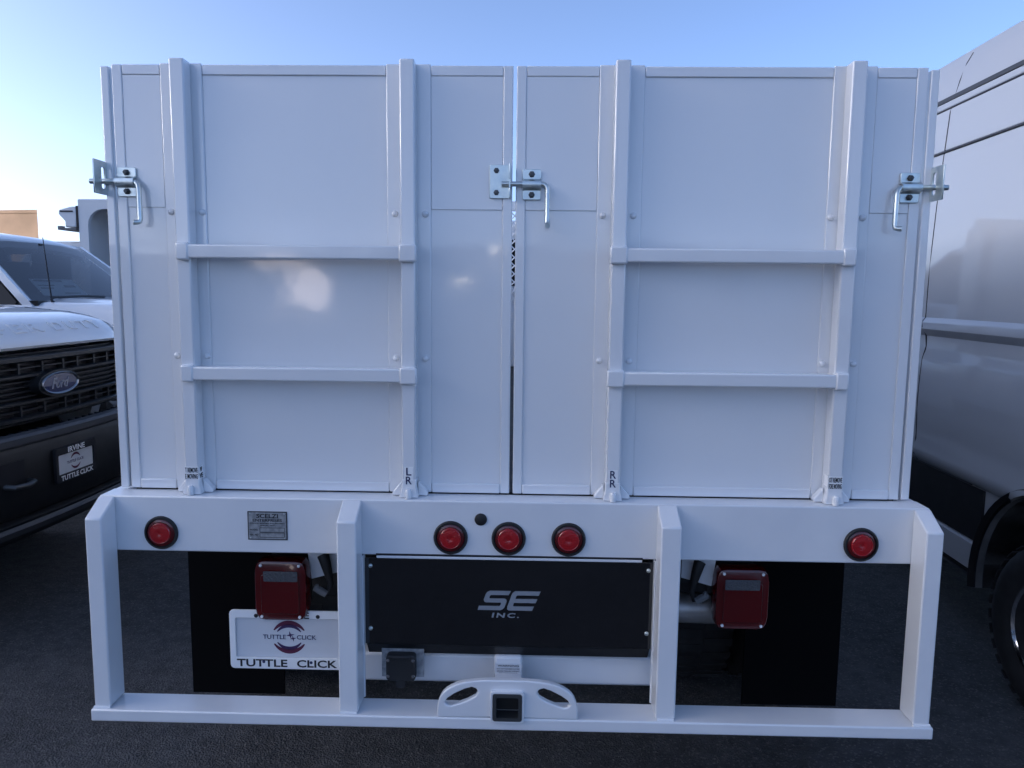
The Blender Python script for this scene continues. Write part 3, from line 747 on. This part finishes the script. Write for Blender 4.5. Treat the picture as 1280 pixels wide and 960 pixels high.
# round marker lamps
for x in (-.9355, -.1575, -.003, .156, .925):
    gm = part('marker_lamp', MB().lathe([(.0455, -.0702), (.0455, -.074), (.043, -.0785), (.039, -.0785), (.0375, -.073), (.036, -.0725)], 'y', (x, 0, .900), 40), 'grommet', T, smooth=40)
    part('lamp_lens', MB().lathe([(.0370, -.0720), (.0365, -.0750), (.0325, -.0768), (.0290, -.0772), (.0005, -.0772)], 'y', (x, 0, .900), 36), 'lens_red', gm, smooth=35)
    part('lens_core', MB().lathe([(.0285, -.0765), (.0283, -.0815), (.0265, -.0835), (.0255, -.0828), (.016, -.0835), (.006, -.0842), (.0045, -.0835), (.0005, -.0835)], 'y', (x, 0, .900), 36), 'lens_core', gm, smooth=35)
part('rubber_plug', MB().lathe([(.0165, -.0702), (.0165, -.073), (.014, -.0745), (.0005, -.0745)], 'y', (-.0775, 0, .951), 24), 'grommet', bump, smooth=40)
# maker's plate
dp = part('data_plate', MB().box(-.701, -.595, -.0722, -.0704, .885, .963), 'ink_black', T)
part('plate_face', MB().box(-.6985, -.5975, -.0727, -.0723, .8875, .9605), 'plate_alu', dp)
lettering('SCELZI', .058, .0115, (-.648, -.0728, .951), 'ink_black', dp, bold=.02)
lettering('ENTERPRISES', .078, .0075, (-.648, -.0728, .939), 'ink_black', dp, bold=.01)
lettering('TRUCK BODIES EQUIPMENT', .094, .0032, (-.648, -.0728, .9305), 'ink_black', dp)
lettering('SERIAL NO', .038, .003, (-.648, -.0728, .925), 'ink_black', dp)
lettering('MODEL', .022, .0045, (-.684, -.0728, .913), 'ink_black', dp)
lettering('SER. NO', .022, .0045, (-.684, -.0728, .899), 'ink_black', dp)
for zc in (.9125, .8985):
    f = MB(); frame_prism(f, [(-.602, zc + .0065), (-.669, zc + .0065), (-.669, zc - .0065), (-.602, zc - .0065)], [(-.603, zc + .0055), (-.668, zc + .0055), (-.668, zc - .0055), (-.603, zc - .0055)], 'y', -.0731, -.0727)
    part('plate_box', f, 'ink_black', dp)
for x in (-.694, -.602):
    for z in (.8905, .9575): part('rivet', MB().lathe([(.0022, -.0727), (.0018, -.0740), (.0004, -.0743)], 'y', (x, 0, z), 8), 'zinc', dp)

# ---- hitch, crossmember, plug
part('hitch_crossmember', MB().box(-.425, .425, -.004, .076, .456, .541), 'bumper_paint', T, bevel=.008)
hp = MB()
outer = []
for k in range(25):
    a = math.pi * k / 24
    u = math.cos(a); v = math.sin(a)
    outer.append((.184 * (abs(u) ** .62) * (1 if u > 0 else -1), .452 + .094 * v ** .72 if v > 1e-6 else .452))
poly = [(.184, .4415)] + outer + [(-.184, .4415)]
def slot(sx):
    # lens-shaped opening, wide inside and narrow outside
    base = [(.084, .500), (.077, .512), (.082, .522), (.094, .5255), (.112, .520), (.140, .506), (.158, .493), (.1645, .482), (.159, .4745), (.147, .4725), (.130, .478), (.105, .488)]
    return [(sx * a, b) for a, b in base]
me_h = None
bm = bmesh.new()
def ring_edges(pts, y):
    vs = [bm.verts.new((p[0], y, p[1])) for p in pts]
    return [bm.edges.new((vs[i], vs[(i + 1) % len(vs)])) for i in range(len(vs))]
ed = ring_edges(poly, -.156)
for sx in (-1, 1): ed += ring_edges(slot(sx), -.156)
ed += ring_edges(rounded_rect(.070, .064, .004, 2, 0, .4795), -.156)
sq = [(-.0365, .4415 + .0005), (.0365, .4415 + .0005)]
bmesh.ops.triangle_fill(bm, use_beauty=True, use_dissolve=False, edges=ed)
geo = bmesh.ops.extrude_face_region(bm, geom=bm.faces[:])
for e in geo['geom']:
    if isinstance(e, bmesh.types.BMVert): e.co.y += .019
bmesh.ops.recalc_face_normals(bm, faces=bm.faces)
me_h = bpy.data.meshes.new('hitch_plate'); bm.to_mesh(me_h); bm.free()
for p in me_h.polygons: p.use_smooth = True
me_h.set_sharp_from_angle(angle=R(40))
hitch = link('hitch_plate', me_h, 'bumper_paint', T, bevel=.004)
rec = MB(); frame_prism(rec, rounded_rect(.076, .074, .006, 3, 0, .4765), rounded_rect(.058, .056, .004, 3, 0, .4765), 'y', -.168, -.128)
part('receiver_tube', rec, 'dark_steel', hitch, smooth=40)
rec = MB(); frame_prism(rec, rounded_rect(.076, .074, .006, 3, 0, .4765), rounded_rect(.058, .056, .004, 3, 0, .4765), 'y', -.127, .0)
part('receiver_sleeve', rec, 'bumper_paint', hitch, smooth=40)
part('receiver_back', MB().box(-.030, .030, -.126, -.120, .448, .505), 'under_black', hitch)
colr = MB(); frame_prism(colr, rounded_rect(.088, .086, .008, 3, 0, .4765), rounded_rect(.0765, .0745, .006, 3, 0, .4765), 'y', -.166, -.150)
part('receiver_collar', colr, 'bumper_paint', hitch, smooth=40, bevel=.001)
tb = part('hitch_tab', MB().box(-.040, .038, -.052, -.002, .47, .562), 'bumper_paint', hitch, bevel=.008)
part('decal', MB().box(-.037, .035, -.0530, -.0523, .497, .541), 'plate_white', hitch)
for zz, ww, hh, tx in ((.5345, .058, .0060, 'WARNING'), (.5255, .062, .0030, 'DO NOT EXCEED RATED'), (.5190, .062, .0030, 'GROSS TRAILER WEIGHT'), (.5125, .050, .0040, 'DO NOT REMOVE')):
    lettering(tx, ww, hh, (-.001, -.0531, zz), 'ink_black', hitch, 'decal_lettering', bold=.01)
pb = part('trailer_socket', MB().prism([(-.348, .498), (-.232, .498), (-.232, .579), (-.348, .579)], 'y', -.0555, -.051), 'plate_alu', T)
part('socket_cover', MB().prism(rounded_rect(.080, .074, .010, 4, -.292, .535), 'y', -.082, -.0556), 'grommet', pb, bevel=.004)
part('socket_tongue', MB().prism(rounded_rect(.026, .03, .008, 3, -.293, .492), 'y', -.080, -.064).tube([(-.318, -.080, .566), (-.266, -.080, .566)], .006, 8), 'grommet', pb, bevel=.003)
for x in (-.326, -.258):
    for z in (.513, .558): part('socket_screw', MB().lathe([(.0048, -.0821), (.0044, -.0845), (.0004, -.085)], 'y', (x, 0, z), 10), 'chrome', pb, smooth=60)

# ---- tail lamps
for s in (-1, 1):
    cx = s * .649; w, h, zc = .146, .175, .705
    def barrel(w_, h_, n=9, bul=.008):
        pts = []
        L = [(.5, .5 - .10), (.5 - .06, .5 - .02), (.5 - .14, .5)]
        full = []
        for sx, sz, rev in ((1, 1, 0), (-1, 1, 1), (-1, -1, 0), (1, -1, 1)):
            seq = [(w_ * .5 + bul * .2, h_ * .30), (w_ * .485, h_ * .42), (w_ * .43, h_ * .485), (w_ * .32, h_ * .505)]
            if rev: seq = seq[::-1]
            full += [(cx + sx * a, zc + sz * b) for a, b in seq]
        return full
    lens = MB()
    lens.loft([[(p[0], y, p[1]) for p in barrel(w * k, h * k)] for y, k in ((.062, 1.0), (.030, 1.0), (.022, .965), (.0195, .90))])
    tl = part('tail_lamp', lens, 'tail_red', T, smooth=35)
    part('lamp_body', MB().loft([[(p[0], y, p[1]) for p in barrel(w * k, h * k)] for y, k in ((.0625, .98), (.10, .9))]), 'under_black', tl)
    part('raised_lens', MB().prism(rounded_rect(w * .74, h * .66, .008, 3, cx, zc - .008), 'y', .0145, .0200), 'tail_red', tl, bevel=.002)
    for q in range(7): part('lens_rib', MB().box(cx - s * .003 - .046 + q * .0145, cx - s * .003 - .042 + q * .0145, .0117, .0126, zc + .031, zc + .059), 'lens_clear', tl)
    part('reverse_lens', MB().prism(rounded_rect(w * .66, .030, .003, 3, cx - s * .003, zc + .045), 'y', .0125, .0146), 'lens_clear', tl, bevel=.001)
    for qx in (-.054, .054):
        for qz in (-.075, .075): part('lamp_screw', MB().lathe([(.0042, .0215), (.0040, .0165), (.0005, .016)], 'y', (cx + qx, 0, zc + qz), 10), 'label_white', tl, smooth=60)
    part('lamp_bracket', MB().prism([(s * .585, .802), (s * .575, .722), (s * .488, .746), (s * .488, .845), (s * .55, .845)], 'y', .075, .081), 'bumper_paint', T)
    part('lamp_cable', MB().tube([(s * .535, .055, .80), (s * .530, .050, .79), (s * .522, .052, .755), (s * .515, .06, .715), (s * .525, .065, .685), (s * .550, .07, .682)], [.017, .016, .013, .009, .008, .007], 10), 'grommet', T, smooth=50)
    part('cable_plug', MB().tube([(s * .528, .055, .685), (s * .548, .052, .698), (s * .562, .05, .705)], [.010, .011, .008], 8).tube([(s * .548, .050, .698), (s * .553, .046, .715)], .006, 6), 'liner_grey', T, smooth=40)
    part('lamp_mount', MB().box(min(s * .40, s * .70), max(s * .40, s * .70), .105, .13, .74, .858), 'under_black', T)
part('exhaust_pipe', MB().tube([(.36, .18, .620), (.50, .16, .622), (.60, .155, .622), (.68, .155, .622)], .044, 18), 'exhaust', T, smooth=40)
# ---- rear licence plate with dealer frame
lx, lz, ly = -.6375, .552, .045
lp = part('licence_plate', MB().prism(rounded_rect(.318, .160, .010, 3, lx, lz), 'y', ly, ly + .003), 'plate_white', T)
fr = MB(); frame_prism(fr, rounded_rect(.334, .176, .012, 3, lx, lz), rounded_rect(.300, .118, .004, 3, lx, lz + .0055), 'y', ly - .008, ly - .001)
part('plate_frame', fr, 'label_white', lp, bevel=.0015)
lettering('IRVINE', .128, .019, (lx, ly - .0082, lz + .0745), 'ink_black', lp, 'plate_lettering', bold=.02)
lettering('TUTTLE', .146, .0225, (lx - .075, ly - .0082, lz - .0700), 'ink_black', lp, 'plate_lettering', bold=.02)
lettering('CLICK', .116, .0225, (lx + .084, ly - .0082, lz - .0700), 'ink_black', lp, 'plate_lettering', bold=.02)
lettering('TUTTLE', .066, .013, (lx - .040, ly - .0006, lz + .006), 'ink_navy', lp, 'plate_lettering', bold=.008)
lettering('CLICK', .056, .013, (lx + .053, ly - .0006, lz + .006), 'ink_navy', lp, 'plate_lettering', bold=.008)
for upper, cz in ((1, lz + .006), (0, lz + .006)):
    for k, (r_, m_) in enumerate(((.050, 'ink_maroon'), (.039, 'ink_plum'))):
        part('plate_arc', swoosh(r_, lx + .003, cz, upper, lambda u, v, n: (u, ly - n, v)), m_, lp)
def star(cx, cz, r):
    mb = MB(); pts = []
    for k in range(8):
        a = math.pi * k / 4 + .2; rr = r if k % 2 == 0 else r * .28; pts.append((cx + rr * math.cos(a), ly - .0008, cz + rr * math.sin(a)))
    return mb.add(pts, [tuple(range(8))])
part('plate_star', star(lx + .006, lz + .012, .013), 'ink_plum', lp); part('plate_star', star(lx + .014, lz + .002, .010), 'ink_plum', lp)
for x in (-.089, .089): part('plate_screw', MB().lathe([(.006, -.0088), (.004, -.0105), (.0005, -.011)], 'y', (lx + x, ly, lz + .072), 10), 'ink_black', lp)
for x in (-.070, .067): part('plate_screw', MB().lathe([(.0045, -.0088), (.003, -.010), (.0005, -.0102)], 'y', (lx + x, ly, lz - .066), 10), 'ink_navy', lp)

# ================================================================= van on the right (local: +x forward = away, side at local y=+1.0 faces the truck)
V = thing('cargo_van', 'tall silver white cargo van with plain panel side, parked beside the stake truck', 'van', (2.0 + math.cos(R(2)) * 1.0, .87 + .035 - .1, 0), 0)
vth = R(-2.0)
V.rotation_euler = (0, 0, R(90) + vth)
V.location = (2.002 + math.cos(vth) * 1.0, .87 + math.sin(vth) * 1.0, 0)
half = [(.93, .30), (.955, .318), (.970, .33), (.972, .448), (.955, .458), (.955, .705), (.972, .715), (.990, .735), (1.000, .765), (.999, .785), (.990, .83), (.992, .90), (.996, .98), (.996, 1.08), (.993, 1.16), (.989, 1.235), (.986, 1.25),
        (.976, 1.282), (.973, 1.30), (.975, 1.355), (.988, 1.372), (1.0, 1.390), (1.001, 1.420), (.998, 1.430), (.986, 1.447), (.985, 1.7), (.972, 2.0), (.955, 2.25), (.951, 2.252), (.951, 2.268), (.953, 2.27),
        (.940, 2.465), (.936, 2.467), (.936, 2.480), (.938, 2.482), (.932, 2.51), (.915, 2.514), (.912, 2.535), (.922, 2.540), (.89, 2.66), (.84, 2.755), (.76, 2.80), (.5, 2.83), (0, 2.84)]
def van_section(x, ks, kz, wid):
    pts = [(y * wid, .30 + (z - .30) * kz) for y, z in half]
    return [(x, y, z) for y, z in pts] + [(x, -y, z) for y, z in reversed(pts[:-1])]
body = MB()
secs = [(-1.15, 1, .985, .93), (-1.10, 1, .995, .97), (-.95, 1, 1, .995)] + [(x, 1, 1, 1) for x in (-.7, -.42, -.2, 0, .2, .42, .7, 1.0, 1.5, 2.0, 2.5, 2.9)] + [(3.15, 1, .99, .995), (3.6, 1, .80, .98), (4.0, 1, .56, .95), (4.5, 1, .40, .92), (4.8, 1, .33, .80)]
secs = [(x, k, kz, w) for x, k, kz, w in secs]
body.loft([van_section(*s_) for s_ in secs], True, True)
vb = part('van_body', body, 'van_paint', V, smooth=28)
# cut the rear wheel openings
def cutter(cx, rx, rz, cz, y0, y1):
    mb = MB(); n = 40
    mb.prism([(cx + rx * math.cos(2 * math.pi * k / n), cz + rz * math.sin(2 * math.pi * k / n)) for k in range(n)], 'y', y0, y1)
    return mb.mesh('cut', 0)
def boolean(o, me):
    c = bpy.data.objects.new('cut', me); col.objects.link(c); c.parent = o.parent
    bpy.context.view_layer.update()
    md = o.modifiers.new('b', 'BOOLEAN'); md.operation = 'DIFFERENCE'; md.object = c; md.solver = 'EXACT'
    dg = bpy.context.evaluated_depsgraph_get()
    nm = bpy.data.meshes.new_from_object(o.evaluated_get(dg))
    o.modifiers.clear(); o.data = nm
    bpy.data.objects.remove(c)
boolean(vb, cutter(-.05, .46, .46, .335, .60, 1.2))
boolean(vb, cutter(-.05, .46, .46, .335, -1.2, -.60))
boolean(vb, cutter(3.75, .41, .44, .335, .60, 1.2))
boolean(vb, cutter(3.75, .41, .44, .335, -1.2, -.60))
for p in vb.data.polygons: p.use_smooth = True
vb.data.set_sharp_from_angle(angle=R(28))
for sgn in (1, -1):
    for cx in (0, 3.75):
        ring = []
        for rr, yy in ((.415, .62), (.415, .985), (.435, 1.0), (.435, .992), (.405, .95), (.405, .62)):
            ring.append([(cx - (.05 if cx == 0 and sgn > 0 else 0) + (rr + (.05 if cx == 0 and sgn > 0 else 0)) * math.cos(R(-8 + 196 * k / 28)), sgn * yy, .335 + (rr + .05) * math.sin(R(-8 + 196 * k / 28))) for k in range(29)])
        part('wheel_arch_lip', MB().loft(ring, False, False), 'black_plastic', V, smooth=50)
        part('wheel_well_liner', MB().loft([[(cx - (.05 if cx == 0 and sgn > 0 else 0) + (.455 if cx == 0 and sgn > 0 else .405) * math.cos(R(-8 + 196 * k / 28)), sgn * yy, .335 + .455 * math.sin(R(-8 + 196 * k / 28))) for k in range(29)] for yy in (.98, .60)] +
             [[(cx + .02 * math.cos(R(-8 + 196 * k / 28)), sgn * .598, .335 + .02 * math.sin(R(-8 + 196 * k / 28))) for k in range(29)]], False, False), 'liner_grey', V, smooth=50)
# black cladding and thin black gap along the body's lower edge
for sgn in (1, -1):
    ya, yb_ = sorted((sgn * .950, sgn * .964))
    for xa, xb in ((-1.0, -.425), (.425, 3.32)):
        part('lower_cladding', MB().box(xa, xb, ya, yb_, .462, .703), 'black_plastic', V, bevel=.003)
    y1, y2 = sorted((sgn * .92, sgn * .954))
    part('pinch_seam', MB().box(.45, 3.3, y1, y2, .285, .299), 'bumper_grey', V)
    part('drip_rail', MB().box(-.9, 2.9, sgn * .928 - .006, sgn * .928 + .006, 2.5145, 2.5335), 'bumper_grey', V)
    gp = MB().tube([(-.9, sgn * .9345, 2.4735), (2.9, sgn * .9345, 2.4735)], .0055, 6); part('roof_groove', gp, 'ink_black', V)
    gp = MB().tube([(-.9, sgn * .9515, 2.26), (2.9, sgn * .9515, 2.26)], .0075, 6); part('side_groove', gp, 'bumper_grey', V)
    gp = MB().tube([(.52, sgn * .968, .7115), (3.3, sgn * .968, .7115)], .0055, 6); part('body_gap', gp, 'ink_black', V)
    def wy(z):
        for i in range(len(half) - 1):
            if half[i][1] <= z <= half[i + 1][1]:
                t = (z - half[i][1]) / max(1e-6, half[i + 1][1] - half[i][1]); return half[i][0] + (half[i + 1][0] - half[i][0]) * t
        return .9
    for sx in (1.03, 2.35):
        zs = [.46, .6, .705, .72, .75, .85, .95, 1.05, 1.15, 1.24, 1.26, 1.30, 1.36, 1.40, 1.43, 1.445, 1.47, 1.6, 1.8, 2.0, 2.2, 2.45, 2.6, 2.68, 2.73]
        part('door_gap', MB().tube([(sx, sgn * (wy(z) - .0015), z) for z in zs], .0042, 6), 'ink_black', V, smooth=60)
    part('front_window', MB().prism([(3.62, 1.50), (2.5, 1.50), (2.5, 2.02), (3.1, 2.02)], 'y', sgn * .945, sgn * .992), 'tinted_glass', V)
for cx, cyw, rzr in ((0, .93, 0), (0, -.93, math.pi), (3.75, .88, 0), (3.75, -.88, math.pi)):
    add_wheel(V, (cx - (.25 if (cx == 0 and cyw > 0) else 0), cyw + (.03 if (cx == 0 and cyw > 0) else 0), .340), rzr + (R(7) if (cx == 0 and cyw > 0) else 0), r=.335, w=.235, rim_r=.205, rimmat='chrome')
for sgn in (-1, 1):
    part('rear_lamp', MB().box(-1.165, -1.14, min(sgn * .82, sgn * .9), max(sgn * .82, sgn * .9), 1.0, 1.5), 'tail_red', V, bevel=.01)
part('van_underbody', MB().box(-1.0, 4.3, -.55, .55, .30, .45).tube([(0, -.85, .345), (0, .85, .345)], .06, 10), 'under_black', V)

# ================================================================= utility body truck behind the pickups
U = thing('utility_body_truck', 'white box bodied utility truck with open side bay, beyond the pickups', 'truck', (-6.18, 8.6, 0), R(-2))
ub = MB()
# box body: local x along its length, open bay in the side that faces the camera
ub.box(0, 3.2, 1.85, 1.9, .7, 2.76).box(0, .05, 0, 1.85, .7, 2.76).box(3.15, 3.2, 0, 1.85, .7, 2.76).box(.05, 3.15, .05, 1.85, .7, .76).box(.05, 3.15, .05, 1.85, 2.71, 2.76)
part('box_body', ub, 'car_white', U)
wf = MB(); frame_prism(wf, rounded_rect(3.2, 2.06, .02, 5, 1.6, 1.73), rounded_rect(2.94, 1.80, .22, 5, 1.60, 1.73), 'y', -.01, .05)
part('side_frame', wf, 'car_white', U)
part('bay_liner', MB().box(.06, 3.14, .9, .92, .77, 2.70), 'liner_grey', U)
part('bay_drum', MB().lathe([(.002, .30), (.45, .30), (.52, .36), (.52, .70), (.002, .72)], 'y', (1.10, 0, 1.55), 36), 'car_white', U, smooth=40)
part('cab_shell', MB().prism([(-.05, .7), (-.05, 2.2), (-.75, 2.2), (-1.0, 1.95), (-1.25, 1.45), (-1.25, .7)], 'y', .15, 1.75), 'car_white', U, bevel=.06, seg=4)
part('cab_window', MB().prism([(-.25, 1.50), (-.25, 2.02), (-.75, 2.02), (-.98, 1.50)], 'y', .135, .149), 'tinted_glass', U)
rb = part('roof_unit', MB().prism([(-.03, 2.38), (-.19, 2.38), (-.19, 2.46), (-.28, 2.56), (-.27, 2.62), (-.10, 2.66), (-.03, 2.66)], 'y', -.02, .9), 'car_white', U, bevel=.012)
part('unit_grille', MB().box(-.25, -.07, -.030, -.021, 2.585, 2.605), 'ink_black', rb)
part('unit_side', MB().box(-.029, -.003, -.02, .9, 2.36, 2.67), 'black_plastic', U)
part('marker_light', MB().box(-.31, -.05, .0, .8, 2.345, 2.372).box(-.325, -.27, .02, .10, 2.36, 2.40), 'liner_grey', U)
for x in (-.6, 2.4):
    for yy, rz in ((.12, math.pi), (1.72, 0)): add_wheel(U, (x, yy, .40), rz)
part('chassis', MB().box(-1.0, 3.1, .5, .6, .5, .69).box(-1.0, 3.1, 1.3, 1.4, .5, .69).tube([(2.4, .1, .4), (2.4, 1.75, .4)], .05, 8), 'under_black', U)

# ================================================================= buildings
def building(name, label, x0, x1, y0, y1, h, m, parapet=.4):
    t = thing(name, label, 'building', ((x0 + x1) / 2, (y0 + y1) / 2, 0))
    w, d = (x1 - x0) / 2, (y1 - y0) / 2
    part('wall', MB().box(-w, w, -d, d, 0, h), m, t)
    part('parapet', MB().box(-w - .1, w + .1, -d - .1, d + .1, h, h + parapet), m, t, bevel=.03)
    return t, w, d
bt = thing('tan_building', 'tan stucco building lit by low sun, far beyond the pickups', 'building', (-60, 75, 0))
plan = [(-35, 4.0), (13.7, -4.5), (-2, 13), (-40, 14)]
part('wall', MB().prism(plan, 'z', 0, 8.5), 'tan_wall', bt, smooth=0)
part('parapet', MB().prism([(p[0] * 1.004, p[1] * 1.02) for p in plan], 'z', 8.5, 8.8), 'tan_wall', bt, smooth=0)
for i in range(5):
    t = .12 + i * .17; x, y = -35 + 48.7 * t, 4.0 - 8.5 * t
    part('window', MB().add([(x, y - .06, 1.2), (x + 2.2, y - .444, 1.2), (x + 2.2, y - .444, 3.4), (x, y - .06, 3.4)], [(0, 1, 2, 3)]), 'tinted_glass', bt)
# long hall added out of view to keep the low sun off the lot
bs_, w, d = building('sun_blocker_hall', 'long grey hall added out of view to block the low sun', -60, -42, -60, 36, 15, 'grey_wall')
for i in range(10):
    y = -d + 4 + i * 7.2
    part('window', MB().box(w - .02, w + .06, y, y + 4, 1, 4), 'tinted_glass', bs_)
# low service building behind the camera; its glowing bay is added to mirror in the gates
bb, w, d = building('service_building', 'low grey service building with one added glowing bay, mirrored in the gates', -40, 45, -72, -60, 4.6, 'grey_wall')
for i in range(12):
    x = -w + 2.5 + i * 6.9
    if i != 3:
        part('bay_door', MB().box(x, x + 3.9, d - .02, d + .06, 0, 3.3), 'car_white', bb)
        continue
    x -= 2.95
    # added glow: outline, panel and masking disc shape the patch mirrored in the gates
    outline = [(x, .5), (x + .2, .2), (x + 1.2, 0.1), (x + 2.0, .25), (x + 3.3, .0), (x + 3.9, .4), (x + 3.9, 2.6), (x + 3.2, 3.1), (x + 2.1, 2.95), (x + 1.5, 3.3), (x + .5, 3.2), (x, 2.4)]
    part('bay_door', MB().prism(outline, 'y', d - .02, d + .06), 'door_glow', bb, label='glowing bay shape added for its reflection in the gates', smooth=0)
    part('glow_panel', MB().box(x - 2.2, x + 1.6, d + .061, d + .09, 2.6, 4.5), 'weak_glow', bb)
    part('glow_mask_disc', MB().lathe([(.45, .065), (.45, .10)], 'y', (x + 1.0, d, 2.4), 20), 'grey_wall', bb)
for px_, py_, hz, which in ((-1.8, -40, 3.7, 'taller'), (-4.2, -44, 1.9, 'shorter')):
    lt = thing('lot_lamp', which + ' lit lamp post mirrored as a bright dot in the left gate', 'lamp', (px_, py_, 0), 0, 'lit lamps behind the photographer')
    part('lamp_post', MB().tube([(0, 0, 0), (0, 0, hz)], .05, 10), 'dark_steel', lt)
    part('lamp_head', MB().box(-.22, .22, -.12, .12, hz, hz + .09), 'dark_steel', lt, bevel=.01)
    part('lamp_panel', MB().box(-.16, .16, .121, .135, hz - .10, hz + .08), 'lamp_glow', lt)
